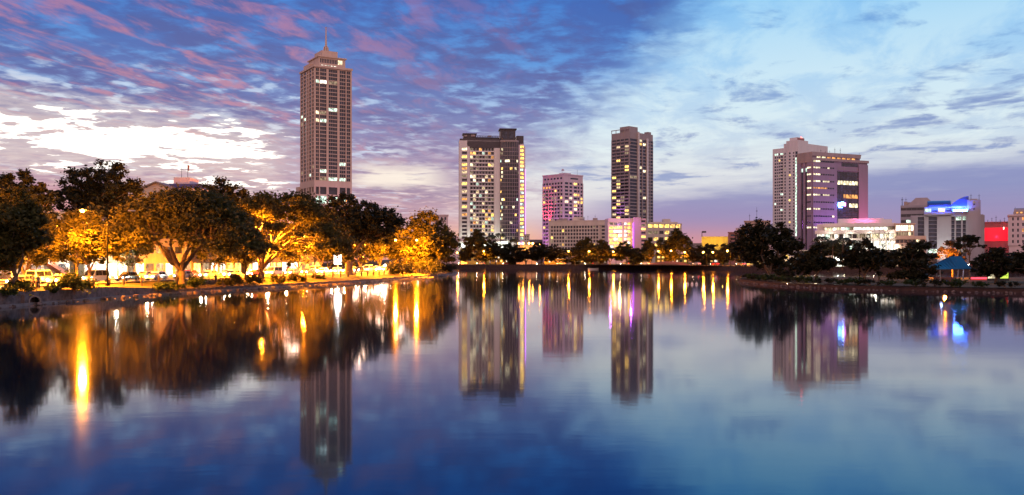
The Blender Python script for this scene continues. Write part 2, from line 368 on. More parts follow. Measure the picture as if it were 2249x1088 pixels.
# ------------------------------------------------------------------ buildings
class Bld:
    """rectangular block seen on its corner: +x runs along the right-hand face, +y along the left-hand face"""
    def __init__(s, name, uL, uC, uR, Y, theta, vtop, label, cat, base=2.0, wall='white', root=None):
        t = R(theta); s.t = t
        tL, tC, tR = ((u - CX) / FPX for u in (uL, uC, uR)); cx, cy = tC * Y, Y
        a, b = math.cos(t), math.sin(t)
        s.w = (tR * cy - cx) / (a - tR * b) if uR > uC else 12.0
        a2, b2 = -math.sin(t), math.cos(t)
        s.d = (tL * cy - cx) / (a2 - tL * b2) if uL < uC else 12.0
        s.h = zat(vtop, Y) - base; s.base = base; s.Y = Y
        s.root = root if root is not None else empty(name, (cx, cy, base), t, label, cat)
        s.off = None
        if root is not None:                                  # a further block of the same building, in the root's own frame
            p = root.matrix_basis.inverted() @ Vector((cx, cy, base)); s.off = (p, t - root.rotation_euler.z)
        s.wb = MB(); s.win = []; s.wall = wall
    def z(s, v): return zat(v, s.Y) - s.base
    def core(s, z0=0.0, z1=None, mi=0): s.wb.box(0, s.w, 0, s.d, z0, s.h if z1 is None else z1, mi); return s
    def fb(s, face, s0, s1, z0, z1, o0, o1):
        if face == 'R': return (s0, s1, -o1, -o0, z0, z1)
        return (-o1, -o0, s0, s1, z0, z1)
    def slab(s, face, s0, s1, z0, z1, o0, o1, mi=0): s.wb.box(*s.fb(face, s0, s1, z0, z1, o0, o1), mi); return s
    def window(s, face, s0, s1, z0, z1, mat, o=0.06): s.win.append((s.fb(face, s0, s1, z0, z1, 0.0, o), mat, (s1 - s0) * (z1 - z0)))
    def grid(s, face, bays, zs, pick, sill=0.30, pier=0.35, span=0.26, lo=None, hi=None, frac=0.62, piers=True, mi=0):
        """bays: list of (s0,s1) glazed spans; zs: floor levels; piers fill between bays, spandrels between floors"""
        L = s.w if face == 'R' else s.d
        lo = bays[0][0] if lo is None else lo; hi = bays[-1][1] if hi is None else hi
        edges = [(-pier if (face == 'R' and bays[0][0] < 1.5 + 0.1 * L and lo <= 0.01) else lo, bays[0][0])] + [(bays[i][1], bays[i + 1][0]) for i in range(len(bays) - 1)] + [(bays[-1][1], hi)]
        if piers:
            for a, b in edges:
                if b - a > 0.02: s.slab(face, a, b, zs[0], zs[-1], 0.0, pier, mi)
        for k in range(len(zs) - 1):
            z0, z1 = zs[k], zs[k + 1]; zc = z0 + (z1 - z0) * (1 - frac)
            for i, (a, b) in enumerate(bays):
                if span > 0: s.slab(face, a, b, z0, zc, 0.0, span, mi)
                m = pick(face, i, k)
                if m: s.window(face, a + 0.05, b - 0.05, zc + 0.02, z1 - 0.02, m)
    def done(s, wall_name='wall', extra=None, limit=100, mats=None):
        mats = mats or [M[s.wall]]
        o = s.wb.build(wall_name, mats, s.root)
        if s.off: o.location = s.off[0]; o.rotation_euler = (0, 0, s.off[1])
        s.place_windows(limit); return s
    def place_windows(s, limit=100):
        lit = lambda m: m.name.startswith('lit')
        ws = sorted(s.win, key=lambda w: -(w[2] * (3.0 if lit(w[1]) else 1.0)))
        cache = {}
        for (bx, m, ar) in ws[:limit]:
            cx, cy, cz = (bx[0] + bx[1]) / 2, (bx[2] + bx[3]) / 2, (bx[4] + bx[5]) / 2
            key = (m.name,) + tuple(round(q, 3) for q in (bx[1] - bx[0], bx[3] - bx[2], bx[5] - bx[4]))
            if key not in cache:
                cache[key] = MB().box(bx[0] - cx, bx[1] - cx, bx[2] - cy, bx[3] - cy, bx[4] - cz, bx[5] - cz).mesh('window', m)
            o = bpy.data.objects.new('window', cache[key]); C.objects.link(o); o.parent = s.root
            p = Vector((cx, cy, cz))
            if s.off: p = s.off[0] + Matrix.Rotation(s.off[1], 3, 'Z') @ p; o.rotation_euler = (0, 0, s.off[1])
            o.location = p
        rest = ws[limit:]
        if rest:
            mats = list({w[1].name: w[1] for w in rest}.values()); mb = MB()
            for bx, m, ar in rest: mb.box(*bx, mats.index(m))
            o = mb.build('window_grid', mats, s.root); o['kind'] = 'stuff'
            if s.off: o.location = s.off[0]; o.rotation_euler = (0, 0, s.off[1])
        s.win = []
def levels(z0, z1, n): return [z0 + (z1 - z0) * i / n for i in range(n + 1)]
def even(s0, s1, n, gap): 
    p = (s1 - s0) / n
    return [(s0 + p * i + gap / 2, s0 + p * (i + 1) - gap / 2) for i in range(n)]
def chance(seed, p, warm=('w_warm', 'w_white', 'w_green'), dark='glass', fixed=None):
    r = random.Random(seed)
    def f(face, i, k):
        if fixed and (face, i, k) in fixed: return M[fixed[(face, i, k)]]
        if r.random() < p: return M[r.choice(warm)]
        return M[dark]
    return f
# ------------------------------------------------------------------ the setting: water, land, roads
def water_mat():
    m, nt, b = new_mat('lake_surface'); L = nt.links
    b.inputs['Base Color'].default_value = (0.001, 0.008, 0.020, 1); b.inputs['IOR'].default_value = 1.333
    b.inputs['Roughness'].default_value = 0.075; b.inputs['Specular IOR Level'].default_value = 0.5
    g = nt.nodes.new('ShaderNodeNewGeometry')
    hs = []
    for sc_, st, dist in (((0.9, 1.6, 1), 0.55, 0.002), ((0.10, 0.42, 1), 0.8, 0.0035)):
        mp = nt.nodes.new('ShaderNodeMapping'); mp.inputs['Scale'].default_value = sc_; mp.inputs['Rotation'].default_value = (0, 0, R(12))
        L.new(g.outputs['Position'], mp.inputs[0])
        n = nt.nodes.new('ShaderNodeTexNoise'); n.inputs['Scale'].default_value = 1.0; n.inputs['Detail'].default_value = 3; n.inputs['Distortion'].default_value = 0.4
        L.new(mp.outputs[0], n.inputs['Vector']); hs.append((n, st, dist))
    prev = None
    for n, st, dist in hs:
        bp = nt.nodes.new('ShaderNodeBump'); bp.inputs['Strength'].default_value = st; bp.inputs['Distance'].default_value = dist
        L.new(n.outputs['Fac'], bp.inputs['Height'])
        if prev: L.new(prev.outputs[0], bp.inputs['Normal'])
        prev = bp
    # mirror-like skin over deep blue-brown water; steep looks lose red first
    b.inputs['Specular IOR Level'].default_value = 0.0; b.inputs['Roughness'].default_value = 1.0
    fr_ = nt.nodes.new('ShaderNodeFresnel'); fr_.inputs['IOR'].default_value = 1.85; L.new(prev.outputs[0], fr_.inputs['Normal'])
    cr = nt.nodes.new('ShaderNodeValToRGB'); cr.color_ramp.elements[0].position = .25; cr.color_ramp.elements[0].color = (.15, .60, 1, 1)
    cr.color_ramp.elements[1].position = .54; cr.color_ramp.elements[1].color = (.97, .95, .96, 1); L.new(fr_.outputs[0], cr.inputs[0])
    gl = nt.nodes.new('ShaderNodeBsdfGlossy'); gl.inputs['Roughness'].default_value = .055; L.new(cr.outputs[0], gl.inputs['Color']); L.new(prev.outputs[0], gl.inputs['Normal'])
    mx = nt.nodes.new('ShaderNodeMixShader'); L.new(fr_.outputs[0], mx.inputs[0]); L.new(b.outputs[0], mx.inputs[1]); L.new(gl.outputs[0], mx.inputs[2])
    L.new(mx.outputs[0], nt.nodes['Material Output'].inputs['Surface'])
    return m
mb = MB(); mb._add([(-4000, -600, 0), (4000, -600, 0), (4000, 4000, 0), (-4000, 4000, 0)], [(0, 1, 2, 3)])
tag(mb.build('lake_water', water_mat()), kind='structure')

def ground_mat(name, a, b_, c):
    m, nt, b = new_mat(name); L = nt.links; b.inputs['Roughness'].default_value = 0.95; b.inputs['Specular IOR Level'].default_value = 0.2
    g = nt.nodes.new('ShaderNodeNewGeometry')
    n = nt.nodes.new('ShaderNodeTexNoise'); n.inputs['Scale'].default_value = 0.22; n.inputs['Detail'].default_value = 6; n.inputs['Roughness'].default_value = 0.7
    n2 = nt.nodes.new('ShaderNodeTexNoise'); n2.inputs['Scale'].default_value = 3.0; n2.inputs['Detail'].default_value = 4
    L.new(g.outputs['Position'], n.inputs['Vector']); L.new(g.outputs['Position'], n2.inputs['Vector'])
    r = nt.nodes.new('ShaderNodeValToRGB'); cr = r.color_ramp; cr.elements.new(0.5)
    for e, (p, col) in zip(cr.elements, ((0.36, a), (0.5, b_), (0.64, c))): e.position = p; e.color = col + (1,)
    L.new(n.outputs['Fac'], r.inputs[0]); L.new(r.outputs[0], b.inputs['Base Color'])
    bp = nt.nodes.new('ShaderNodeBump'); bp.inputs['Strength'].default_value = 0.9; bp.inputs['Distance'].default_value = 0.12
    L.new(n2.outputs['Fac'], bp.inputs['Height']); L.new(bp.outputs[0], b.inputs['Normal'])
    return m
M['grass'] = ground_mat('rough_grass', (0.03, 0.034, 0.012), (0.07, 0.055, 0.025), (0.12, 0.08, 0.045))
M['soil'] = ground_mat('bare_soil', (0.07, 0.05, 0.035), (0.11, 0.08, 0.055), (0.16, 0.12, 0.09))

def offset(pl, d):
    out = []
    for i, p in enumerate(pl):
        a = Vector(pl[max(i - 1, 0)]); b = Vector(pl[min(i + 1, len(pl) - 1)]); t = (b - a).normalized()
        out.append((p[0] - t.y * d, p[1] + t.x * d))          # positive d: to the left of travel
    return out
def resample(pl, step):
    out = [pl[0]]
    for a, b in zip(pl[:-1], pl[1:]):
        a, b = Vector(a), Vector(b); n = max(1, int((b - a).length / step))
        out += [tuple(a.lerp(b, (i + 1) / n)) for i in range(n)]
    return out
def smooth(pl, it=2):
    for _ in range(it):
        q = [pl[0]]
        for a, b in zip(pl[:-1], pl[1:]):
            q += [(a[0] * .75 + b[0] * .25, a[1] * .75 + b[1] * .25), (a[0] * .25 + b[0] * .75, a[1] * .25 + b[1] * .75)]
        pl = q + [pl[-1]]
    return pl
def strips(name, rows, mat, jit=0.0, kind='structure'):
    """rows: list of (polyline, z) with equal point counts, joined into one sheet"""
    mb = MB(); n = len(rows[0][0]); r = random.Random(len(name))
    vs = [(p[0], p[1], z + (r.uniform(-jit, jit) if 0 < j < len(rows) - 1 else 0)) for j, (pl, z) in enumerate(rows) for p in pl]
    fs = [(j * n + i, j * n + i + 1, (j + 1) * n + i + 1, (j + 1) * n + i) for j in range(len(rows) - 1) for i in range(n - 1)]
    mb._add(vs, fs); o = mb.build(name, mat); o['kind'] = kind; return o

# shore lines, walked with the land on the left hand
L_BANK = smooth([(-62, 20), (-58, 55), (-54, 80), (-53.1, 92), (-52.3, 99.5), (-51.4, 113), (-48.2, 133.5), (-41.6, 154.6), (-31.8, 191), (-23, 243), (-18.9, 295), (-21, 340), (-30, 395), (-32, 441)], 2)
F_BANK = smooth([(330, 322), (250, 328), (150, 336), (98, 345), (84, 380), (78, 425), (60, 440), (0, 443), (-32, 443)], 2)
# left bank: low wall, sloping verge, flat ground
ZL = 1.55
def bank_top(p): 
    y = p[1]
    return 1.5 if y < 112 else (1.5 - (y - 112) / 20 * 0.85 if y < 132 else 0.65)
lb = resample(L_BANK, 5.0)
def var_strip(name, rows, mat):
    mb = MB(); n = len(rows[0]); mb._add([q for r_ in rows for q in r_], [(j * n + i, j * n + i + 1, (j + 1) * n + i + 1, (j + 1) * n + i) for j in range(len(rows) - 1) for i in range(n - 1)])
    o = mb.build(name, mat); o['kind'] = 'structure'; return o
rv = random.Random(3)
def row(d, zf): return [(p[0], p[1], zf(q)) for p, q in zip(offset(lb, d), lb)]
far_l = [(-2500, -200 if not i else p[1] * (1 + 3.5 * i / len(lb)), ZL) for i, p in enumerate(lb)]
var_strip('ground', [row(0.35, lambda q: bank_top(q) - 0.02), row(2.5, lambda q: bank_top(q) * .72 + ZL * .28 + rv.uniform(-.06, .06)),
                     row(5, lambda q: bank_top(q) * .3 + ZL * .7 + rv.uniform(-.05, .05)), row(8, lambda q: ZL), row(9.5, lambda q: ZL), far_l], M['grass'])
# far bank: the sheet runs to the horizon
fb_ = resample(F_BANK, 8.0); ZF = 2.2
n = len(fb_)
horiz = [(3500 - 7500 * i / (n - 1), 6000) for i in range(n)]
midl = [(1200 - 3200 * i / (n - 1), 1300) for i in range(n)]
strips('far_ground', [(offset(fb_, -0.3), ZF - .05), (offset(fb_, -3), ZF), (midl, ZF), (horiz, ZF)], M['grass'])
for o in list(C.objects):
    if o.name == 'far_ground':
        o.data.flip_normals()
# right-hand spit of park land
P_BANK = smooth([(140, 118), (92, 124), (75, 130), (67.6, 135), (57.9, 145), (51.5, 157), (49.3, 175), (49.6, 190), (52, 205), (60, 214), (90, 216), (150, 212)], 2)
ZP = 0.75
mb = MB(); pts = resample(P_BANK, 3.0); pin = [(x, y) for x, y in offset(pts, -0.3)]
mb._add([(x, y, ZP) for x, y in pin], [tuple(range(len(pin) - 1, -1, -1))]); tag(mb.build('park_ground', M['grass']), kind='structure')

def wall_along(name, pl, z0, ztop, width, mat, label, cat, cope=None, side=1):
    """an embankment wall with a coping, built along a shore line"""
    pl = resample(pl, 2.0); out = offset(pl, 0.0); inn = offset(pl, width * side); root = empty(name, (pl[0][0], pl[0][1], 0), 0, label, cat)
    ox, oy = pl[0]
    cm = M['mossy'] if name != 'lake_wall' else M['kerb']
    def sweep(nm, a, b, zb, zt, mt, jit=0.0):
        m_ = MB(); r = random.Random(5)
        for (p, q, c) in zip(a, b, pl):
            t = zt(c); j = r.uniform(-jit, jit)
            m_.v += [(p[0] - ox, p[1] - oy, zb(c)), (p[0] - ox, p[1] - oy, t + j), (q[0] - ox, q[1] - oy, t + j), (q[0] - ox, q[1] - oy, zb(c))]
        for i in range(len(a) - 1):
            for k in range(3):
                k2 = k + 1
                m_.f.append((i * 4 + k, (i + 1) * 4 + k, (i + 1) * 4 + k2, i * 4 + k2)); m_.mi.append(0)
        e = (len(a) - 1) * 4; m_.f += [(0, 1, 2, 3), (e + 3, e + 2, e + 1, e)]; m_.mi += [0, 0]
        return m_.build(nm, mt, root)
    sweep('wall_face', out, inn, lambda c: z0, ztop, mat, 0.03)
    if cope: sweep('coping', offset(pl, -0.08 * side), offset(pl, (width + 0.08) * side), lambda c: ztop(c) + 0.035, lambda c: ztop(c) + 0.035 + cope, cm)
    return root
iL = [p for p in L_BANK]
wall_along('lake_wall', iL, -0.6, bank_top, 0.45, M['stone'], 'rough stone embankment wall along the left shore, sinking to a low kerb further off', 'wall', None)
wall_along('lake_wall', offset(iL, -0.55), -0.6, lambda c: 0.28, 0.6, M['kerb'], 'low worn concrete footing at the waterline below the left stone wall', 'wall', None)
wall_along('far_lake_wall', F_BANK, -0.6, lambda c: ZF - 0.06, 0.5, M['mossy'], 'long dark retaining wall across the far end of the lake', 'wall', 0.12, -1)
wall_along('park_wall', P_BANK, -0.6, lambda c: 0.5, 0.5, M['mossy'], 'low dark concrete edging wall round the planted right-hand spit', 'wall', 0.1, -1)

# loose stones and litter of rubble at the foot of both banks
def rubble(name, pl, d, n, ya, yb, seed, label):
    r = random.Random(seed); pl = [p for p in resample(pl, .5) if ya < p[1] < yb]; mb = MB()
    for _ in range(n):
        i = r.randrange(len(pl) - 1); p = pl[i]; q = pl[i + 1]; t = Vector((q[0] - p[0], q[1] - p[1])).normalized(); o = d + r.gauss(0, .35); s = r.uniform(.10, .34)
        b = len(mb.v); mb.ball((p[0] - t.y * o, p[1] + t.x * o, r.uniform(-.08, .12)), s, 6, 4, sz=r.uniform(.5, .8))
        for k in range(b, len(mb.v)): v = mb.v[k]; mb.v[k] = (v[0] + r.uniform(-.25, .25) * s, v[1] + r.uniform(-.25, .25) * s, v[2] + r.uniform(-.2, .2) * s)
    o = mb.build(name, M['stone']); tag(o, label, 'stones', None, 'stuff'); return o
rubble('waterline_stones', L_BANK, -.75, 420, 84, 270, 1, 'loose wet stones along the foot of the left stone wall')
rubble('waterline_stones', P_BANK, .25, 300, 118, 200, 2, 'loose dark stones along the foot of the right hand park wall')
# roads
ROAD = smooth([(-74, 30), (-70, 60), (-66, 112), (-61, 150), (-51, 192), (-41.5, 240), (-37, 295), (-40, 350), (-47, 420), (-60, 480)], 2)
road = resample(ROAD, 4.0)
strips('road', [(offset(road, -4.6), ZL + .03), (offset(road, 4.6), ZL + .03)], M['asphalt'])
strips('pavement', [(offset(road, -7.4), ZL + .14), (offset(road, -4.75), ZL + .14)], M['pave'])
strips('kerb', [(offset(road, -4.75), ZL + .15), (offset(road, -4.6), ZL + .15), (offset(road, -4.58), ZL - .05)], M['kerb'])
strips('far_pavement', [(offset(road, 4.6), ZL + .14), (offset(road, 9.0), ZL + .14)], M['pave'])
strips('lane_line', [(offset(road, -.09), ZL + .036), (offset(road, .09), ZL + .036)], M['mark'])
FROAD = smooth([(-75, 470), (-20, 462), (40, 460), (74, 452), (100, 405), (120, 372), (190, 356), (330, 350)], 2)
froad = resample(FROAD, 5.0)
strips('far_road', [(offset(froad, -4), ZF + .03), (offset(froad, 4), ZF + .03)], M['asphalt'])
strips('far_lane_line', [(offset(froad, -.1), ZF + .036), (offset(froad, .1), ZF + .036)], M['mark'])
# ------------------------------------------------------------------ the skyline
def spire(root, x, y, z0, z1, r0):
    h = z1 - z0
    mb = MB().tube([(x, y, z0 + h * .2), (x, y, z0 + h * .35), (x, y, z0 + h * .6), (x, y, z0 + h * .97), (x, y, z1)], [r0, r0 * .8, r0 * .55, r0 * .4, r0 * .6], 8)
    for k in range(6):
        a = k * math.pi / 3
        mb.tube([(x + 1.8 * r0 * math.cos(a), y + 1.8 * r0 * math.sin(a), z0), (x + 1.6 * r0 * math.cos(a), y + 1.6 * r0 * math.sin(a), z0 + h * .2), (x + .9 * r0 * math.cos(a), y + .9 * r0 * math.sin(a), z0 + h * .27)], [.55 * r0, .5 * r0, .2 * r0], 5)
    return mb.tube([(x, y, z0), (x, y, z0 + h * .22)], [1.4 * r0, 1.1 * r0], 8).build('spire', M['tan'], root)
def mast(root, x, y, z0, h, name='antenna', r=0.12):
    mb = MB().tube([(x, y, z0), (x, y, z0 + h)], [r, r * .5], 5); mb.box(x - .5, x + .5, y - .05, y + .05, z0 + h * .7, z0 + h * .74)
    return mb.build(name, M['dark'], root)
def flood(root, loc, color, power, aim, cone=110, mat=None, size=0.5):
    """a floodlight of the building: housing, lens and its light"""
    d = (Vector(aim) - Vector(loc)).normalized()
    o = MB().box(-.35, .35, -.2, .2, 0, .45).build('floodlight', M['dark'], root); o.location = loc
    o.rotation_euler = (0, 0, math.atan2(d.y, d.x) - math.pi / 2)
    if mat: MB().box(-.3, .3, .205, .23, .05, .4).build('lens', mat, o)
    lamp_light('SPOT', Vector(loc) + d * .6, color, power, root, size, aim, cone, .8)
    return o

# --- the tall office tower
T = Bld('office_tower', 661, 692, 772, 680, 32, 147, 'tallest tan concrete tower with stepped crown and slender spire, above the left bank trees', 'tower', 2.0, 'tan')
T.core()
zb, zt = T.z(410), T.z(149)
W, D = T.w, T.d
fr = lambda L, xs: [(L * a, L * b) for a, b in xs]
baysR = fr(W, [(.02, .10), (.125, .30), (.36, .60), (.66, .83), (.855, .96)])
baysL = fr(D, [(.04, .16), (.22, .36), (.42, .50), (.58, .74), (.80, .95)])
rt = random.Random(4)
lit = {('R', 0, 15): 'w_white', ('R', 1, 15): 'w_green', ('R', 2, 18): 'w_green', ('R', 0, 17): 'w_white', ('R', 1, 17): 'w_dim', ('R', 3, 4): 'w_green', ('R', 1, 2): 'w_green', ('R', 2, 0): 'w_green', ('R', 3, 0): 'w_green', ('R', 1, 0): 'w_dim',
       ('R', 1, 25): 'w_bright', ('R', 0, 25): 'w_green', ('R', 2, 25): 'w_dim', ('L', 4, 17): 'w_green', ('L', 3, 16): 'w_green', ('L', 4, 15): 'w_dim', ('L', 0, 3): 'w_dim', ('L', 1, 1): 'w_green', ('L', 4, 2): 'w_dim'}
def pk_t(face, i, k):
    if (face, i, k) in lit: return M[lit[(face, i, k)]]
    return M['glass']
zs = levels(zb + 4.5, zt, 29)
T.grid('R', baysR, zs, pk_t, pier=.7, span=.3, frac=.82, hi=W)
T.grid('L', baysL, zs, pk_t, pier=.7, span=.45, frac=.70, lo=.0, hi=D)
for a, b in baysR:                                     # mullions in the wide bays
    for q in range(1, max(2, int((b - a) / 1.5))): T.slab('R', a + (b - a) * q / max(2, int((b - a) / 1.5)) - .06, a + (b - a) * q / max(2, int((b - a) / 1.5)) + .06, zs[0], zs[-1], .0, .2)
T.slab('R', -.9, W, zb, zb + 4.5, 0, .9); T.slab('L', 0, D, zb, zb + 4.5, 0, .9)
zlo = levels(zb - 14, zb, 2)
T.grid('R', baysR, zlo, lambda f, i, k: M['w_green'] if (i, k) in ((1, 0), (2, 0), (3, 0), (0, 0)) else M['glass2'], pier=.85, span=.5, frac=.82, hi=W)
T.grid('L', baysL, zlo, lambda f, i, k: M['glass2'], pier=.85, span=.5, frac=.6, hi=D, lo=0)
T.slab('R', -.85, W, 0, zb - 14, 0, .8); T.slab('L', 0, D, 0, zb - 14, 0, .8)
T.wb.box(-1.2, W + .6, -1.2, D + .6, T.h, T.h + 1.6)
cx0, cx1, cy0, cy1 = .12 * W, .95 * W, .1 * D, .9 * D
T.wb.box(cx0 + 1, cx1 - 2, cy0 + 1, cy1 - 2, T.h + 1.6, T.h + 9.2)
T.wb.box(cx0, cx1 - 1, cy0, cy1 - 1, T.h + 9.2, T.h + 10)
T.wb.box(.28 * W, .72 * W, .25 * D, .75 * D, T.h + 10, T.h + 15.5)
T.wb.box(-.2 + .06 * W, .12 * W + 1, .55 * D, .95 * D, T.h + 1.6, T.h + 6)
T.wb.box(-1.8, 8, D, D + 7, 0, zb + 2)
for i in range(14):
    a = cx0 + 2 + (cx1 - cx0 - 6) * i / 14; T.win.append(((a, a + .9, cy0 + .93, cy0 + 1.0, T.h + 4.8, T.h + 8.0), M['w_white'] if i > 10 else M['glass'], 90.0))
for i in range(5):
    a = cx0 + 3 + i * 2.6; T.win.append(((a, a + 1.8, cy0 + .93, cy0 + 1.0, T.h + 1.9, T.h + 3.1), M['w_bright'] if i != 2 else M['w_green'], 95.0))
T.done()
spire(T.root, .5 * W, .5 * D, T.h + 15.5, T.h + 36, 1.05)
for u in (.15, .5, .85): flood(T.root, (u * W, -9, 14), (1.0, .55, .95), 26000, (u * W, 0, 40), 95)

# --- hotel tower with the dark glass bow and violet fin
H = Bld('hotel_tower', 1008, 1010, 1098, 700, 6, 309, 'broad pale slab tower with many yellow lit rooms and a dark rounded glass end', 'tower', 2.2, 'white')
H.d = 22.0; W = H.w; H.core()
zs = levels(H.z(528), H.z(325), 24)
ph = chance(5, .40, ('w_warm', 'w_pale', 'w_white', 'w_yellow', 'w_dim', 'w_pale', 'w_dim', 'w_orange', 'w_green'), 'glass2')
b1 = [(1.6, 5.6)]; b2 = even(8.0, W - 4.8, 8, .35)
H.grid('R', b1, zs, ph, pier=.8, span=.4, frac=.62, lo=0, hi=8.0)
H.grid('R', b2, zs, ph, pier=.3, span=.4, frac=.74, lo=7.6, hi=W - 4.6)
H.slab('R', -.4, 1.0, zs[0], H.h, 0, 1.3); H.slab('R', 5.7, 7.6, zs[0], zs[-1] + 1, 0, 1.3); H.slab('R', W - 4.6, W, zs[0], H.z(325), 0, 1.5)
for k in range(24): H.slab('R', 8.0, W - 4.6, zs[k] - .12, zs[k] + .14, .4, 1.35)         # balcony slabs
H.slab('R', 1.0, 5.7, H.z(325), H.h, 0, .9)
H.wb.box(-1.5, W + 22, -6, H.d, 0, H.z(528) - 1.2)                                       # podium
H.done('slab_wall')
D_ = MB().box(6.0, W + .5, -.9, 0, H.z(325), H.h - .3).box(0, W, .2, H.d, H.h, H.h + 1.6)
D_.box(3, 13, 3, 14, H.h + 1.6, H.h + 5.6).box(3 - .7, 13.6, 2.4, 14.6, H.h + 5.6, H.h + 6.2)
D_.box(13, W - 1, 2, 2.5, H.h + 1.6, H.h + 2.0).box(13, W, 5, 12, H.h + 1.6, H.h + 3.6)
for i in range(9): D_.box(14 + i * 2.0, 14.3 + i * 2.0, 2, 2.5, H.h + 1.6, H.h + 3.9)
D_.box(13, W, 1.9, 2.6, H.h + 3.9, H.h + 4.3)
D_.build('roof_storey', M['darkwall'], H.root)
bow = [(W, H.d - 2)] + [(W + 7.4 + 7.4 * math.sin(a), -1.6 - 3.2 * math.cos(a)) for a in [(-1.35 + 2.7 * q / 10) for q in range(11)]] + [(W + 14.8, H.d - 2)]
bow = [bow[0]] + bow[1:-1] + [bow[-1]]
MB().prism(bow, 0, H.h - 1.0).build('glass_bow', M['glass2'], H.root)
bb = MB()
for k in range(25): 
    z_ = zs[0] + (zs[-1] - zs[0]) * k / 24; bb.prism([(x + (x - W - 7.4) * .015, y - .12) for x, y in bow], z_ - .16, z_ + .16)
bb.prism([(x + (x - W - 7.4) * .02, y - .15) for x, y in bow], H.h - 1.0, H.h + .3)
bb.build('floor_bands', M['taupe'], H.root)
mu = MB()
for (x, y) in bow[1:-1]: mu.box(x - .09, x + .09, y - .1, y + .06, 0, H.h - 1)
mu.build('mullions', M['taupe'], H.root)
rw = random.Random(8); wl = []
for k in range(24):
    for q, (a, b) in enumerate(zip(bow[1:-2], bow[2:-1])):
        if q < 2 and rw.random() < .4 or rw.random() < .09:
            m_ = MB(); z0, z1 = zs[k] + .9, zs[k] + 2.7; dxn, dyn = (b[1] - a[1]), -(b[0] - a[0]); l_ = math.hypot(dxn, dyn); ox, oy = dxn / l_ * .1, dyn / l_ * .1
            m_._add([(a[0] + ox, a[1] + oy, z0), (b[0] + ox, b[1] + oy, z0), (b[0] + ox, b[1] + oy, z1), (a[0] + ox, a[1] + oy, z1),
                     (a[0] - ox, a[1] - oy, z0), (b[0] - ox, b[1] - oy, z0), (b[0] - ox, b[1] - oy, z1), (a[0] - ox, a[1] - oy, z1)],
                    [(0, 1, 2, 3), (7, 6, 5, 4), (0, 4, 5, 1), (1, 5, 6, 2), (2, 6, 7, 3), (3, 7, 4, 0)])
            m_.build('window', M[rw.choice(['w_warm', 'w_white', 'w_green', 'w_dim'])], H.root)
# lift block on the roof and the violet fin
lb_ = MB().box(W + .5, W + 12.5, 1, 12, H.h, H.h + 9.4).box(W - .3, W + 13.5, .2, 12.8, H.h + 9.4, H.h + 10.2)
lb_.build('lift_block', M['darkwall'], H.root)
MB().box(W + 2, W + 6, .9, 1.0, H.h + 2, H.h + 8).box(W + 7, W + 11, .9, 1.0, H.h + 2, H.h + 8).build('lift_block_glazing', M['glass'], H.root)
fx = W + 14.8
MB().box(fx, fx + 1.2, -2.2, H.d - 4, 0, H.h - 3).box(fx + 4.4, fx + 5.4, 0, H.d - 4, 0, H.h - 4).box(fx + 1.2, fx + 4.4, .4, H.d - 4, 0, H.h - 2).build('fin', M['pinkwhite'], H.root)
MB().box(fx - 1, fx + 4.6, 4, H.d - 6, H.h - 2, H.h + 5).build('fin_cap', M['darkwall'], H.root)
for k in range(25):
    z0 = zs[0] + (zs[-1] + 3 - zs[0]) * k / 25
    MB().box(fx + 1.5, fx + 4.2, .28, .38, z0 + .6, z0 + 2.3).build('window', M['w_yellow' if k > 20 or k % 3 else 'w_green'], H.root)
MB().box(fx + 5.42, fx + 5.75, .3, .7, 4, H.h - 22).build('violet_strip', M['violet'], H.root)
lamp_light('SPOT', (fx + 9, -9, 4), (.55, .12, 1), 60000, H.root, .5, (fx + 3, 0, 30), 60)
pw = MB()
for i in range(9):
    x = 1 + i * 4.6; o = MB().box(x, x + .9, -6.5, -6.05, H.z(532) - 3.2, H.z(532) - 2.3).build('canopy_lamp', M['coolbulb'] if i % 2 == 0 else M['w_bright'], H.root)
for i in (1, 4, 7): lamp_light('POINT', (2 + i * 4.6, -8.5, H.z(532) - 1.5), (.85, 1.0, .8), 3500, H.root, .3)

# --- pinkish apartment block
A = Bld('apartment_tower', 1192, 1238, 1280, 720, 44, 384, 'pinkish white balconied apartment block with red and violet glow, left of the slim brown tower', 'tower', 2.2, 'pinkwhite')
A.core(); zs = levels(A.z(545), A.z(400), 18)
A.grid('L', even(.6, A.d - .4, 7, 1.0), zs, chance(21, .22, ('w_dim', 'w_warm', 'w_orange')), pier=.4, span=.5, frac=.58, lo=0, hi=A.d)
A.grid('R', fr(A.w, [(.06, .22), (.27, .42), (.50, .68), (.70, .80), (.86, .97)]), zs, chance(22, .3, ('w_warm', 'w_white', 'w_yellow'), fixed={('R', 2, 17): 'w_yellow', ('R', 2, 12): 'w_white', ('R', 2, 11): 'w_warm', ('R', 0, 12): 'w_white'}), pier=.6, span=.4, frac=.6, hi=A.w)
for k in range(18):
    for i in (1, 3, 5): A.slab('L', A.d * i / 7 + .2, A.d * (i + 1) / 7 - .2, zs[k], zs[k] + 1.1, .5, 1.5)
for (a, b) in even(1, A.d - 1, 6, 1.6): A.win.append((A.fb('L', a, b, A.h - 3.4, A.h - 2.0, 0, .06), M['glass'], 80.0))
A.win.append((A.fb('R', A.w * .35, A.w * .75, A.h - 3.2, A.h - 2.0, 0, .06), M['glass'], 80.0))
A.wb.box(-.5, A.w + .2, -.5, A.d + .2, A.h, A.h + .9)
A.wb.box(A.w * .3, A.w * .6, A.d * .2, A.d * .5, A.h + .9, A.h + 2.4)
A.done()
dd = MB().tube([(2.5, 4, A.h + .9), (2.5, 4, A.h + 4)], .15, 5)
for q in range(3): dd.ball((2.0 + q * 1.0, 3.4 + q * .3, A.h + 4 + q % 2 * .8), .9, 8, 5, sz=.5)
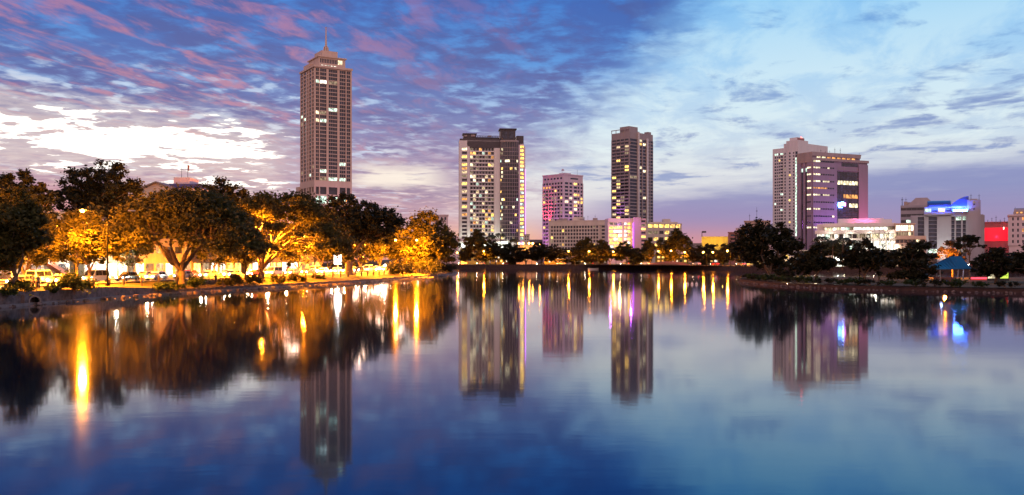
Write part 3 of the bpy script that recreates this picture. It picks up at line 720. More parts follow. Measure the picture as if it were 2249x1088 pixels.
dd.build('dish_aerials', M['pinkwhite'], A.root); mast(A.root, A.w * .85, 3, A.h + .9, 5)
lamp_light('SPOT', (-10, A.d * .6, 30), (1, .05, .1), 26000, A.root, .5, (0, A.d * .8, 46), 70)
lamp_light('SPOT', (8, -16, 8), (.75, .2, 1), 26000, A.root, .5, (2, 0, 30), 80)
lamp_light('SPOT', (-14, 8, 6), (.75, .2, .9), 22000, A.root, .5, (0, 12, 26), 80)

# --- slim brown tower
B = Bld('residential_tower', 1343, 1383, 1434, 740, 42, 292, 'slim brown glass tower with balconies on its left face, behind the low violet lit hotel', 'tower', 2.2, 'taupe')
B.core(); zs = levels(B.z(490), B.z(304), 25)
B.grid('L', even(.8, B.d - .8, 4, .5), zs, chance(31, .26, ('w_warm', 'w_yellow', 'w_pale', 'w_dim', 'w_pale'), 'glass2'), pier=.3, span=.8, frac=.6, lo=.0, hi=B.d)
for k in range(17): B.slab('L', B.d * .15, B.d * .95, zs[k] - .12, zs[k] + .9, .8, 1.7)
B.grid('R', [(.1, B.w * .30)], zs, chance(32, .02, ('w_dim',), 'glass2'), pier=.3, span=.25, frac=.72, hi=B.w * .32, lo=0)
B.grid('R', fr(B.w, [(.40, .50), (.54, .68)]), zs, chance(33, .22, ('w_warm', 'w_white', 'w_dim'), 'glass'), pier=.7, span=.3, frac=.66, lo=B.w * .38, hi=B.w * .70)
B.grid('R', fr(B.w, [(.77, .84), (.88, .99)]), zs, chance(34, .05, ('w_warm', 'w_dim'), 'glass'), pier=.3, span=.3, frac=.66, lo=B.w * .76, hi=B.w)
B.wb.box(0, B.w, 0, B.d, B.h, B.h + 1.0)
B.wb.box(1.5, B.w * .42, 2, B.d * .6, B.h + 1, B.h + 6.0)
B.wb.box(B.w * .78, B.w * .92, 0, 4, B.h + 1, B.h + 3)
B.wb.box(-.4, .1, B.d * .1, B.d, B.h + 3.2, B.h + 3.8)
for q in range(4): B.wb.box(-.4, 0, B.d * (.25 + .24 * q), B.d * (.25 + .24 * q) + .4, B.h + 1, B.h + 3.2)
B.done()
MB().box(B.w * .33, B.w * .37, -1.2, -.0, 0, B.h + 1.2).box(B.w * .70, B.w * .76, -1.2, 0, 0, B.h - 3).build('white_fin', M['white'], B.root)
lamp_light('SPOT', (-8, B.d * .4, B.z(486)), (.5, .15, 1), 12000, B.root, .5, (0, B.d * .5, B.z(440)), 70)

# --- low lakeside hotel: long left wing, lit recess, plain end block, right wing
L_ = Bld('lakeside_hotel', 1205, 1207, 1336, 600, -18, 487, 'long low hotel with rows of square rooms and a golden lit, violet edged centre', 'hotel', 2.2, 'cream')
L_.d = 14; L_.core(); W = L_.w
zs = levels(L_.z(551), L_.z(497), 7)
L_.grid('R', even(.8, W * .84, 17, .55), zs, chance(41, .06, ('w_yellow', 'w_warm', 'w_dim'), 'glass2'), pier=.6, span=.6, frac=.66, lo=0, hi=W * .86)
L_.grid('R', [(W * .89, W * .985)], zs, chance(42, .1, ('w_dim',), 'glass2'), pier=.5, span=.5, frac=.6, lo=W * .88, hi=W)
L_.slab('R', -.3, W, zs[-1], L_.h, 0, .8); L_.wb.box(-.4, W, -1.0, 14, L_.h, L_.h + .5)
L_.wb.box(W * .38, W * .55, 3, 9, L_.h + .5, L_.h + 3)
L_.done('left_wing')
def sub(uA, uB, Y, th, vt, wall, d=12.0):
    b = Bld('x', uA - 1, uA, uB, Y, th, vt, '', '', 2.2, wall, L_.root); b.d = d; return b
Cn = sub(1336, 1389, 545, 4, 480, 'pinkwhite'); Cn.core()
zs = levels(Cn.z(548), Cn.z(489), 7)
rc = random.Random(9)
Cn.grid('R', even(.5, Cn.w * .58, 3, .35), zs, lambda f, i, k: M[rc.choice(['w_yellow', 'w_yellow', 'w_warm', 'w_bright'])] if k < 6 else M['w_dim'], pier=.3, span=.5, frac=.66, lo=0, hi=Cn.w * .6)
Cn.grid('R', even(Cn.w * .64, Cn.w * .93, 2, .35), zs, lambda f, i, k: M[rc.choice(['w_yellow', 'w_warm', 'w_bright'])], pier=.5, span=.9, frac=.6, lo=Cn.w * .62, hi=Cn.w * .95)
Cn.slab('R', -.2, Cn.w, zs[-1], Cn.h, 0, 1.4)
Cn.done('lit_centre')
Eb = sub(1391, 1419, 535, 2, 480, 'tan', 16.0); Eb.core()
zs = levels(Eb.z(552), Eb.z(484), 8)
Eb.grid('R', [(Eb.w * .62, Eb.w * .96)], zs, chance(44, .25, ('w_yellow', 'w_dim'), 'glass2'), pier=.01, span=.35, frac=.55, lo=Eb.w * .6, hi=Eb.w)
Eb.slab('R', 0, Eb.w * .6, 0, Eb.h + .6, 0, .5); Eb.done('end_block')
Rw = sub(1420, 1497, 580, 3, 491, 'cream'); Rw.core()
zs = levels(Rw.z(550), Rw.z(493), 4)
Rw.grid('R', even(.6, Rw.w - .6, 6, .8), zs, lambda f, i, k: M['w_yellow'] if k == 3 and i < 4 else M[rc.choice(['w_warm', 'glass2', 'glass2', 'w_dim'])], pier=.4, span=.5, frac=.5, lo=0, hi=Rw.w)
Rw.slab('R', 0, Rw.w, zs[-1] , Rw.h, 0, .9)
Rw.wb.box(Rw.w * .50, Rw.w * .70, 2, 7, Rw.h, Rw.h + 3); Rw.wb.box(Rw.w * .1, Rw.w * .9, 1, 9, Rw.h, Rw.h + 1)
for q in range(8): Rw.wb.box(Rw.w * (.1 + .1 * q), Rw.w * (.1 + .1 * q) + .15, 1.0, 1.1, Rw.h + 1, Rw.h + 2)
Rw.done('right_wing')
pc = L_.root.matrix_basis.inverted() @ Vector((at(1386, 530), 530, zat(486, 530)))
vo = MB().box(-.3, .3, -.3, .3, -10, 5).build('violet_strip', emat('violet_strip', (.5, .1, 1.0), 2.2), L_.root); vo.location = L_.root.matrix_basis.inverted() @ Vector((at(1391.5, 533), 534, zat(508, 533)))
for u, v in ((1340, 484), (1385, 490)):
    p = L_.root.matrix_basis.inverted() @ Vector((at(u, 528), 526, zat(v, 528)))
    lamp_light('POINT', p, (.55, .1, 1.0), 2300, L_.root, .4)
p = L_.root.matrix_basis.inverted() @ Vector((at(1360, 538), 536, zat(520, 538)))
lamp_light('POINT', p, (1, .6, .15), 3500, L_.root, .6)

# --- white apartment tower behind the office
K = Bld('apartment_tower', 1697, 1752, 1818, 640, 38, 316, 'tall white apartment tower with small square windows and a green lit stair strip', 'tower', 2.2, 'white')
K.h = K.z(327); W, D = K.w, K.d
K.wb.box(0, W, 0, D * .55, 0, K.z(313)); K.wb.box(0, W * .8, D * .55, D, 0, K.z(322))
K.wb.box(-1.0, W * .30, -1.0, D * .42, 0, K.z(308)); K.wb.box(1, W * .25, 1, D * .35, K.z(308), K.z(301))
zs = levels(K.z(520), K.z(333), 27)
K.grid('L', fr(D, [(.47, .525), (.58, .68), (.70, .755), (.78, .82), (.85, .92)]), zs, chance(51, .13, ('w_warm', 'w_green', 'w_dim')), piers=False, span=0, frac=.58)
for k in range(27): K.slab('L', D * .58, D * .68, zs[k], zs[k] + 1.0, 0, 1.2)
pk_ = chance(52, .14, ('w_warm', 'w_yellow'))
for k in range(27):
    K.win.append((K.fb('L', D * .10, D * .15, zs[k] + .9, zs[k] + 2.0, 1.0, 1.06), M['glass'], 3)); K.win.append((K.fb('L', D * .25, D * .31, zs[k] + .9, zs[k] + 2.0, 1.0, 1.06), pk_('L', 0, k), 3))
    K.win.append((K.fb('L', -.6, D * .055, zs[k] + .4, zs[k] + 2.3, 1.0, 1.08), M['w_green'] if k < 25 else M['glass'], 19))
for (a, b) in fr(W, [(.36, .42), (.50, .60), (.80, .88), (.92, .99)]):
    for k in (26, 25, 24): K.win.append((K.fb('R', a, b, zs[k] + .8, zs[k] + 2.1, 0, .06), M['w_orange'] if a < W * .55 and k == 26 and a > W * .4 else M['glass'], 9))
K.done()
MB().box(1, W * .25, .85, 1.0, K.z(307), K.z(302.5)).build('roof_glazing', M['brick'], K.root)
MB().box(W * .2, W * .2 + .7, 2, 2.7, K.z(301), K.z(299)).build('beacon', emat('red_beacon', (1, .05, .03), 25.0), K.root)

# --- mauve office block
O = Bld('office_block', 1752, 1784, 1905, 480, 25, 337, 'mauve clad office block with dark glass recess and small blue lit sign', 'office building', 2.2, 'clad')
O.h = O.z(352); W, D = O.w, O.d
O.core()
O.wb.box(-.0, W * .86, 0.0, D, O.h, O.z(337))
O.slab('R', 0, W * .43, 0, O.h - 1, 0, .5); O.slab('R', W * .83, W, 0, O.h - 1, 0, .5); O.slab('R', W * .43, W * .83, O.z(372), O.h - 4.6, 0, .5)
vs_ = [500, 489, 475, 459, 444, 428, 413, 398, 383, 368, 354]
ro = random.Random(12)
for j, v in enumerate(vs_):
    z0 = O.z(v) - .35; n_ = 9
    for i in range(n_):
        a = W * (.01 + .375 * i / n_); b = W * (.01 + .375 * (i + .8) / n_)
        on = (i in (0, 1, 2) and j not in (4, 2, 1)) or (j in (7, 5) and i in (4, 5, 6)) or ro.random() < .04
        O.win.append((O.fb('R', a, b, z0, z0 + .8, .5, .54), M['w_white'] if on and j != 6 else M['w_orange'] if j == 6 and i < 6 else M['glass'], 6.0 if on else 1.0))
    for i in range(3):
        O.win.append((O.fb('L', .3 + i * 1.0, 1.2 + i * 1.0, z0, z0 + .8, 0.6, .64), M['w_white'] if j not in (4, 2, 1) else M['glass'], 5.0))
zs = levels(O.z(505), O.z(374), 13)
O.grid('R', even(W * .445, W * .82, 7, .12), zs, lambda f, i, k: M['w_white'] if k == 10 and ro.random() < .75 or (k == 5 and i > 3) else M['w_orange'] if k == 7 and i > 1 and ro.random() < .7 else M['glass'], pier=.15, span=.12, frac=.86, lo=W * .44, hi=W * .822, mi=1)
O.slab('R', W * .822, W * .83, 0, O.z(372), 0, .2, 1); O.slab('R', W * .43, W * .445, O.z(505), O.z(372), .0, .3, 1)
O.win.append((O.fb('R', W * .52, W * .82, O.z(362), O.z(354), .0, .06), M['glass'], 50))
for i in range(8): O.win.append((O.fb('R', W * (.08 + .09 * i), W * (.14 + .09 * i), O.z(346), O.z(343), .0, .06), M['w_orange'] if i > 1 else M['w_white'], 50))
O.slab('L', 0, D * .30, 0, O.h - 1, 0, .6); O.slab('L', D * .44, D * .56, 0, O.h - 1, 0, .6); O.slab('L', D * .72, D, 0, O.h - 1, 0, .6)
for k in range(26):
    z0 = 2 + (O.h - 6) * k / 26
    O.win.append((O.fb('L', D * .31, D * .43, z0, z0 + 1.9, 0, .06), M['w_green'] if k == 25 else M['glass'], 3)); O.win.append((O.fb('L', D * .57, D * .71, z0, z0 + 1.9, 0, .06), M['w_green'] if k == 25 else M['glass'], 3))
O.done('cladding', mats=[M['clad'], M['darkwall']])
MB().box(-.7, W * .86 + .3, -.7, D, O.z(337), O.z(337) + .8).box(-.7, W * .86, -.7, -.3, O.z(352), O.z(346.5)).box(-.7, -.3, -.3, D, O.z(356), O.z(337)).box(W * .86, W + .5, -.7, D, O.h, O.h + 1.4).box(-.7, W * .86, -.7, -.3, O.z(342.5), O.z(337)).build('parapet', M['taupe'], O.root)
for u in (.45, .55, .9): mast(O.root, u * W, 2, O.h + (1.4 if u > .86 else 3.5), 4.5)
sg = MB().box(W * .452, W * .50, -.45, -.2, O.z(452), O.z(443)).box(W * .51, W * .555, -.45, -.2, O.z(450.5), O.z(441)).box(W * .46, W * .53, -.45, -.2, O.z(455), O.z(453))
sg.build('lit_sign', emat('blue_sign', (.12, .3, 1.0), 14.0), O.root)
MB().box(W * .565, W * .59, -.45, -.2, O.z(451), O.z(443)).build('lit_sign_end', emat('pink_sign', (1.0, .25, .8), 5.0), O.root)
lamp_light('POINT', (W * .5, -2.0, O.z(449)), (.15, .25, 1), 900, O.root, .4)
lamp_light('SPOT', (W * .30, -14, 10), (.55, .25, 1), 26000, O.root, .5, (W * .3, 0, 24), 80)
lamp_light('SPOT', (W * .9, -16, 14), (1, .2, .45), 24000, O.root, .5, (W * .85, 0, 26), 75)

# --- terraced pale building with glowing decks
G = Bld('terraced_building', 1786, 1790, 2012, 400, -19, 492, 'low terraced white building with brightly lit decks, right of the mauve office block', 'building', 2.2, 'white')
W = G.w
gm = MB()
gm.box(W * .24, W * .72, 6, 16, 0, G.z(479)).box(W * .0, W * .96, 2, 18, 0, G.z(497))
wb_ = G.wb
wb_.box(W * .24, W * .70, 8, 18, G.z(492), G.z(480)); wb_.box(W * .55, W * .78, 7, 16, G.z(492), G.z(482.5))
def deck(u0, u1, v0, v1, y, curve=1.6):
    pts = [(W * (u0 + (u1 - u0) * i / 12), y - curve * math.sin(math.pi * i / 12)) for i in range(13)] + [(W * u1, 20), (W * u0, 20)]
    wb_.prism(pts, G.z(v1), G.z(v0))
deck(.08, .80, 492, 499.5, -1.5); deck(.0, .95, 507, 514.5, -3); deck(-.02, .98, 525, 530, -1.5, 1)
wb_.box(W * .02, W * .93, 4, 20, 0, G.z(492.5))
rg = random.Random(15)
for (u0, u1, va, vb_, n_) in ((.1, .78, 507, 499.5, 16), (.02, .93, 525, 514.5, 20), (.30, .92, 551, 530, 12), (.05, .28, 551, 530, 6)):
    for i in range(n_):
        a = u0 + (u1 - u0) * i / n_; b = u0 + (u1 - u0) * (i + .88) / n_
        hot = u0 > .29 and i > 5 or (va == 507 and 7 < i < 14)
        m_ = 'w_bright' if hot or rg.random() < .4 else rg.choice(['w_white', 'w_green', 'w_dim', 'glass2'])
        G.win.append(((W * a, W * b, 3.9, 3.96, G.z(va) + .15, G.z(vb_) - .15), M[m_], 10))
for i in range(14): wb_.box(W * (.03 + .068 * i), W * (.03 + .068 * i) + .35, -1.2, -.8, 0, G.z(507))
G.done('terraces')
for u in (.15, .35, .55, .75): lamp_light('POINT', (W * u, -5.5, G.z(519)), (1, .95, .75), 350, G.root, .5)
for u in (.3, .6, .8): lamp_light('POINT', (W * u, -6, G.z(545)), (1, .97, .78), 500, G.root, .5)
lamp_light('SPOT', (W * .5, 2, G.z(490)), (1, .1, .4), 3500, G.root, .5, (W * .5, 9, G.z(485)), 120)
G2 = Bld('annex_building', 1962, 1966, 2034, 385, -23, 492, 'layered brown annex with strip windows between the glowing terraces and the blue topped office', 'building', 2.2, 'tan')
W = G2.w; G2.d = 14
G2.core(0, G2.z(519)); G2.wb.box(0, W * .62, 0, 14, G2.z(519), G2.z(492)); G2.wb.box(-.4, W * .66, -.8, 14, G2.z(494), G2.z(492) + .2)
for (va, vb_, m_, u1) in ((507, 496, 'w_bright', .6), (518, 510, 'w_dim', .6), (534, 527, 'glass2', .95), (552, 546, 'w_dim', .95)):
    for i in range(7): G2.win.append((G2.fb('R', W * (.03 + (u1 - .03) * i / 7), W * (.03 + (u1 - .03) * (i + .86) / 7), G2.z(va), G2.z(vb_), 0, .06), M[m_ if i not in (5,) else 'w_white'], 8))
G2.slab('R', 0, W, G2.z(545), G2.z(536), 0, .7); G2.slab('R', 0, W, G2.z(526), G2.z(519), 0, .9)
G2.done()

# --- office with the blue vaulted roof
V = Bld('vaulted_office', 1998, 2000, 2160, 430, -24, 474, 'grey panelled office with a blue lit vaulted roof and tall dark window strips', 'office building', 2.2, 'clad_grey')
W = V.w; V.d = 18
V.core()
V.wb.box(W * .78, W * .96, -1.2, 14, 0, V.z(443)); V.wb.box(W * .96, W * 1.02, 2, 14, 0, V.z(475)); V.wb.box(W * .82, W * .92, 0, 9, V.z(443), V.z(440.5))
for a, b in ((0, .10), (.19, .25), (.37, .565), (.61, .63), (.70, .72), (.765, .78)): V.slab('R', W * a, W * b, 0, V.z(477), 0, .9)
zs = levels(0, V.z(477), 12)
for a, b in ((.10, .19), (.25, .37), (.565, .61), (.63, .70), (.72, .765)):
    for k in range(12):
        m_ = 'w_green' if k == 3 or (k == 11 and a > .6) else 'glass'
        V.win.append((V.fb('R', W * a + .05, W * b - .05, zs[k] + .1, zs[k + 1] - .05, 0, .06), M['w_dim' if m_ == 'w_green' and a > .5 and k == 3 else m_], 5))
V.slab('R', W * .19, W * .56, V.z(474.5), V.z(472), 0, 2.0); V.slab('R', W * .56, W * .80, V.z(478), V.z(475), 0, 1.6)
for i in range(6): V.win.append(((W * (.2 + .095 * i), W * (.285 + .095 * i), -.07, 0, V.z(474) + 1.6, V.z(474) + 3.2), M['w_warm' if i in (2,) else 'w_green' if i == 0 else 'glass'], 5))
for q in (441, 446, 456): V.win.append(((W * .86, W * .885, -1.27, -1.2, V.z(q + 8), V.z(q + 5)), M['w_dim' if q < 445 else 'glass'], 9))
V.wb.box(W * .19, W * .80, 0, 16, V.h, V.h + 4.0)
V.done('panelled_wall')
zz = V.h + 4.0
vault = [(0, zz), (0, zz + .3)] + [(9 - 9 * math.cos(a), zz + .3 + 3.0 * math.sin(a)) for a in [math.pi * q / 14 for q in range(1, 14)]] + [(18, zz + .3), (18, zz)]
MB().slab_x([(y - 1.0, z) for y, z in vault], W * .24, W * .56).build('vault_roof', M['navyroof'], V.root)
qv = [(W * .55, zz)] + [(W * (.55 + .25 * q / 10), zz + .5 + 4.2 * math.sin(math.pi / 2 * q / 10)) for q in range(11)] + [(W * .80, zz)]
MB().slab_y(qv, -.6, 14).build('curved_roof', M['navyroof'], V.root)
o = MB().box(W * .585, W * .785, -2.3, -1.9, zz - 2.5, zz - 1.55).build('added_light_bar', M['dark'], V.root)  # added glowing bar, put in to throw a blue streak on the water
MB().box(W * .59, W * .78, -2.36, -2.305, zz - 2.4, zz - 1.65).build('lens', M['blue'], o)
for u, p_, sx in ((.68, 3000, .19), (.40, 1600, .28)):
    al = lamp_light('AREA', (W * u, -2.6, zz - 1.2), (.05, .14, 1), p_, V.root, .4, (W * u, 3, zz + 3)); al.data.shape = 'RECTANGLE'; al.data.size = W * sx; al.data.size_y = .4
lamp_light('SPOT', (W * .45, -14, 3), (.9, 1, .9), 9000, V.root, .5, (W * .45, 0, 12), 80)
mast(V.root, W * .84, 4, V.z(440), 2.5); mast(V.root, W * .95, 4, V.z(443), 3)
V2 = Bld('stepped_office', 1976, 1978, 2052, 455, -24, 452, 'grey banded office with a dark hipped roof, left behind the blue vaulted office', 'office building', 2.2, 'clad_grey')
W = V2.w; V2.d = 16; V2.core()
for (va, vb_) in ((463, 458), (477, 471), (490, 484), (503, 497), (516, 510)):
    for i in range(6): V2.win.append((V2.fb('R', W * (.01 + .16 * i), W * (.165 + .16 * i), V2.z(va), V2.z(vb_), 0, .06), M['w_green' if va == 490 and i == 1 else 'glass2'], 6))
V2.slab('R', 0, W, V2.z(457), V2.h, 0, .5); V2.done()
a_, b_2 = W * .20, W * 1.02
hz = V2.h; hip = MB(); hip._add([(a_, 0, hz), (b_2, 0, hz), (b_2, 15, hz), (a_, 15, hz), (a_ + 4, 3, V2.z(435)), (b_2 - 3.5, 3, V2.z(435)), (b_2 - 3.5, 11, V2.z(435)), (a_ + 4, 11, V2.z(435))],
    [(0, 3, 2, 1), (4, 5, 6, 7), (0, 1, 5, 4), (1, 2, 6, 5), (2, 3, 7, 6), (3, 0, 4, 7)])
hip.build('hipped_roof', M['taupe'], V2.root)

# --- red lit wall, right edge block
Q = Bld('red_lit_building', 2158, 2161, 2232, 450, -28, 490, 'low flat building washed in strong red light near the right edge', 'building', 2.2, 'brick')
W = Q.w; Q.d = 10; Q.core(); Q.wb.box(-.3, W + .2, -.4, 10, Q.h, Q.h + .5); Q.done()
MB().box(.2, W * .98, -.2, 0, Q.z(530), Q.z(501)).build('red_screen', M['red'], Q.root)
for i in range(7): mast(Q.root, W * (.12 + .13 * i), 2, Q.h + .5, 1.2 + (i % 3))
MB().box(W * .60, W * .63, -.4, -.2, Q.z(505), Q.z(500)).build('wall_lamp', M['w_bright'], Q.root)
lamp_light('POINT', (W * .4, -7, Q.z(520)), (1, .02, .08), 1200, Q.root, .5)
lamp_light('POINT', (W * .9, -7, Q.z(512)), (1, .02, .08), 1000, Q.root, .5)
E = Bld('corner_building', 2214, 2216, 2300, 420, -29, 475, 'pinkish building with dark square windows and domed roof cut by the right edge', 'building', 2.2, 'pinkwhite')
W = E.w; E.d = 14; E.core(); zs = levels(E.z(540), E.z(478), 5)
E.grid('R', even(.6, W - .4, 7, 1.3), zs, chance(61, .22, ('w_dim', 'w_warm', 'w_orange')), pier=.4, span=.4, frac=.55, lo=0, hi=W)
E.wb.box(-.6, W, -.9, 14, E.h, E.h + .7); E.done()
MB().box(W * .12, W * .7, 2, 10, E.h + .7, E.z(465)).slab_x([(2, E.z(465))] + [(6 - 4 * math.cos(a), E.z(465) + 1.8 * math.sin(a)) for a in [math.pi * q / 10 for q in range(1, 10)]] + [(10, E.z(465))], W * .14, W * .68).build('domed_roof', M['taupe'], E.root)
MB().box(W * .30, W * .36, 1.9, 2.0, E.z(469), E.z(466)).box(W * .2, W * .25, 1.9, 2.0, E.z(469), E.z(466)).build('window', M['w_orange'], E.root)

def plant(root, w, d, h, seed):
    r = random.Random(seed); m = MB()
    for i in range(5):
        a, b = r.uniform(.08, .8) * w, r.uniform(.12, .6) * d; m.box(a, a + r.uniform(1.2, 3.2), b, b + r.uniform(1, 2.5), h, h + r.uniform(.8, 2.2))
    m.build('roof_plant', M['taupe'], root)
    for i in range(3): mast(root, r.uniform(.1, .9) * w, r.uniform(.15, .8) * d, h, r.uniform(2, 4.5), r=.09)
plant(O.root, O.w * .8, O.d, O.z(337), 1); plant(B.root, B.w, B.d, B.h + 1, 2); plant(L_.root, L_.w * .9, 12, L_.h + .5, 3); plant(E.root, E.w, 12, E.h + .7, 4); plant(V2.root, V2.w * .2, 10, V2.h, 5); plant(Rw.root, 4, 4, -50, 6) if False else None
plant(H.root, H.w * .9, 14, H.h + 3.6, 7)
# --- lesser buildings on the skyline
def small(name, u0, u1, Y, v, wall, label, cat='building', bays=0, rows=0, p=.2, vb=548, lit=('w_warm', 'w_dim'), th=None, d=10, roof=True):
    th = -math.degrees(math.atan((u0 - CX) / FPX)) if th is None else th
    b = Bld(name, u0 - 2, u0, u1, Y, th, v, label, cat, 2.2, wall); b.d = d; b.core()
    if bays: b.grid('R', even(.5, b.w - .4, bays, min(1.2, b.w / bays * .4)), levels(b.z(vb), b.z(v + 3), rows), chance(hash(label) % 999 if False else len(label), p, lit), pier=.25, span=.25, frac=.5, lo=0, hi=b.w)
    if roof: b.wb.box(-.4, b.w + .3, -.5, d, b.h, b.h + .5)
    b.done(); return b
small('flat_building', 968, 1006, 560, 521, 'pinkwhite', 'small pink flat roofed building left of the broad hotel tower', bays=2, rows=4, p=.0)
small('flat_building', 1150, 1163, 640, 516, 'cream', 'tiny cream block just right of the violet fin', bays=2, rows=5)
small('flat_building', 1160, 1196, 760, 528, 'taupe', 'dim grey block low between the hotel tower and the pink apartments', bays=4, rows=4, p=.05)
hb = small('hoarding_wall', 1541, 1606, 520, 520, 'yellowwall', 'long yellow lit hoarding wall under a floodlight mast', 'wall', d=3, roof=False)
mast(hb.root, .2, -.6, hb.h, 3.0, 'floodlight_mast', .25); MB().box(.1, 2.6, -.9, -.3, hb.h + 2.2, hb.h + 3.2).build('floodlight_head', M['dark'], hb.root)
for u in (.1, .4, .7): lamp_light('POINT', (hb.w * u, -5, hb.h - 3), (1, .55, .06), 800, hb.root, .3)
small('flat_building', 1600, 1632, 470, 512, 'brick', 'reddish brown block beside the yellow hoarding', bays=2, rows=4, p=.1)
small('flat_building', 1617, 1668, 500, 503, 'pinkwhite', 'dusky pink stepped block left behind the big park tree', bays=6, rows=3, p=.05)
kb = small('flat_building', 1635, 1692, 540, 487, 'tan', 'plain tan block with roof aerials, just left of the white apartment tower', bays=0)
mast(kb.root, kb.w * .2, 3, kb.h, 5); mast(kb.root, kb.w * .48, 3, kb.h, 9)
small('flat_building', 1500, 1546, 700, 536, 'taupe', 'distant low grey block seen past the right end of the long hotel', bays=5, rows=3, p=.1)
small('shop_building', 1012, 1075, 492, 548, 'yellowwall', 'sodium yellow two storey shop behind the first far bank lamp', bays=5, rows=3, p=.25, vb=578)
small('shop_building', 1130, 1180, 510, 540, 'cream', 'low pavilion with a row of orange lamps at the foot of the hotel tower', bays=5, rows=2, p=.5, vb=575, lit=('w_yellow', 'w_orange'))
for u in (1140, 1149, 1162, 1170):
    t = empty('wall_lamp', (at(u, 505), 505, zat(535, 505)), 0, 'orange lamp %s along the eaves below the violet fin' % {1140: 'leftmost', 1149: 'second from the left', 1162: 'third from the left', 1170: 'rightmost'}[u], 'lamp', 'orange eaves lamps')
    MB().ball((0, 0, 0), .55, 8, 6).build('bulb', M['sodium'], t); MB().box(-.1, .1, 0, 3.6, .5, .7).build('bracket', M['dark'], t)
    lamp_light('POINT', (0, -1.2, 0), SODIUM, 1200, t, .3)
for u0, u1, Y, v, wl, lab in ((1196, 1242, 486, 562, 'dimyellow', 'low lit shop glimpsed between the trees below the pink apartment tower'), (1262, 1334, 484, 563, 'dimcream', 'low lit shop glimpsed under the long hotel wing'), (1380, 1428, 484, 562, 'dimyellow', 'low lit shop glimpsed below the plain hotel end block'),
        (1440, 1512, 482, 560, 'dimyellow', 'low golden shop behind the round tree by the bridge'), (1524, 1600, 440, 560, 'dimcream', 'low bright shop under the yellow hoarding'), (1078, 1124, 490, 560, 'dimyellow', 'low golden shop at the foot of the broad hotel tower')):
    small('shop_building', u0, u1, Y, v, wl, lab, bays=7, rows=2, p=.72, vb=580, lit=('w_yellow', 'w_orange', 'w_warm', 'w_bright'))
# long lit restaurant block and a white lit entrance beyond the park
RS = Bld('lakeside_restaurant', 1636, 1640, 2010, 378, -18, 563, 'long low restaurant with a row of warm lit windows behind the park trees', 'restaurant', 2.2, 'cream')
RS.d = 9; RS.core(); W = RS.w; rr = random.Random(17)
for i in range(46):
    if rr.random() < .62: RS.win.append((RS.fb('R', W * (i + .1) / 46, W * (i + .9) / 46, .7, 2.2, 0, .06), M[rr.choice(['w_bright', 'w_white', 'w_warm', 'w_orange'])], 5))
    if rr.random() < .22: RS.win.append((RS.fb('R', W * (i + .1) / 46, W * (i + .9) / 46, 3.2, 4.6, 0, .06), M[rr.choice(['w_green', 'w_orange', 'w_warm', 'w_yellow'])], 4))
RS.wb.box(-.6, W + .6, -1.6, 9.5, 6.35, 6.7); RS.wb.box(0, W, -1.4, 0, 2.6, 2.85)
RS.done()
for i in range(6): lamp_light('POINT', (W * (.08 + .17 * i), -3, 2.0), (1, .8, .5), 450, RS.root, .3)
PE = Bld('lit_entrance', 1828, 1830, 1853, 352, -20, 550, 'white glowing entrance tower showing between the park trees', 'building', 2.2, 'white')
PE.d = 6; PE.core(); W = PE.w
for k in range(3): PE.win.append((PE.fb('R', .4, W - .4, .4 + 1.9 * k, 2.1 + 1.9 * k, 0, .06), M['w_bright'], 5))
PE.wb.box(-.4, W + .4, -.8, 6, PE.h, PE.h + .35); PE.done()
lamp_light('POINT', (W * .5, -3, 3), (.85, 1, .85), 2500, PE.root, .4)

# --- behind the left bank trees
def house(name, pts, z1, wall, label, cat='building'):
    x0, y0 = pts[0]; r = empty(name, (x0, y0, ZL), 0, label, cat)
    return r
def street_block(name, s0, s1, off, depth, h, wall, label, wins, roof=None, cat='building'):
    """a building along the left road: s0..s1 metres along the road, face 'off' metres beyond its middle"""
    a = along(s0, off); b = along(s1, off); t = math.atan2(b[1] - a[1], b[0] - a[0]); L = math.hypot(b[0] - a[0], b[1] - a[1])
    r = empty(name, (a[0], a[1], ZL), t, label, cat)
    w = MB().box(0, L, 0, depth, -.2, h)
    w.box(-.25, L + .25, -.3, depth + .2, h, h + .35)
    w.build('wall', M[wall], r)
    for (x0, x1, z0, z1, m) in wins:                # face towards the road is y = 0
        MB().box(x0, x1, -.07, 0, z0, z1).build('window' if z0 > .5 else 'shopfront', M[m], r)
    return r, L
def along(s, off):
    acc = 0.0
    for p, q in zip(road[:-1], road[1:]):
        l = math.dist(p, q)
        if acc + l >= s:
            t = (s - acc) / l; d = ((q[0] - p[0]) / l, (q[1] - p[1]) / l)
            return (p[0] + d[0] * l * t - d[1] * off, p[1] + d[1] * l * t + d[0] * off)
        acc += l
    return road[-1]
def road_dir(s):
    a, b = along(s, 0), along(s + .5, 0); return math.atan2(b[1] - a[1], b[0] - a[0])
rb = random.Random(23)
def shop_windows(L, floors, fh, lit0, lit1, n=None, p=.5):
    n = n or max(2, int(L / 3.2)); w = []
    for k in range(floors):
        for i in range(n):
            x0, x1 = L * (i + .14) / n, L * (i + .86) / n
            if k == 0: w.append((x0, x1, .3, 2.6, rb.choice(lit0)))
            else: w.append((x0, x1, k * fh + .9, k * fh + 2.3, rb.choice(lit1) if rb.random() < p else 'glass'))
    return w
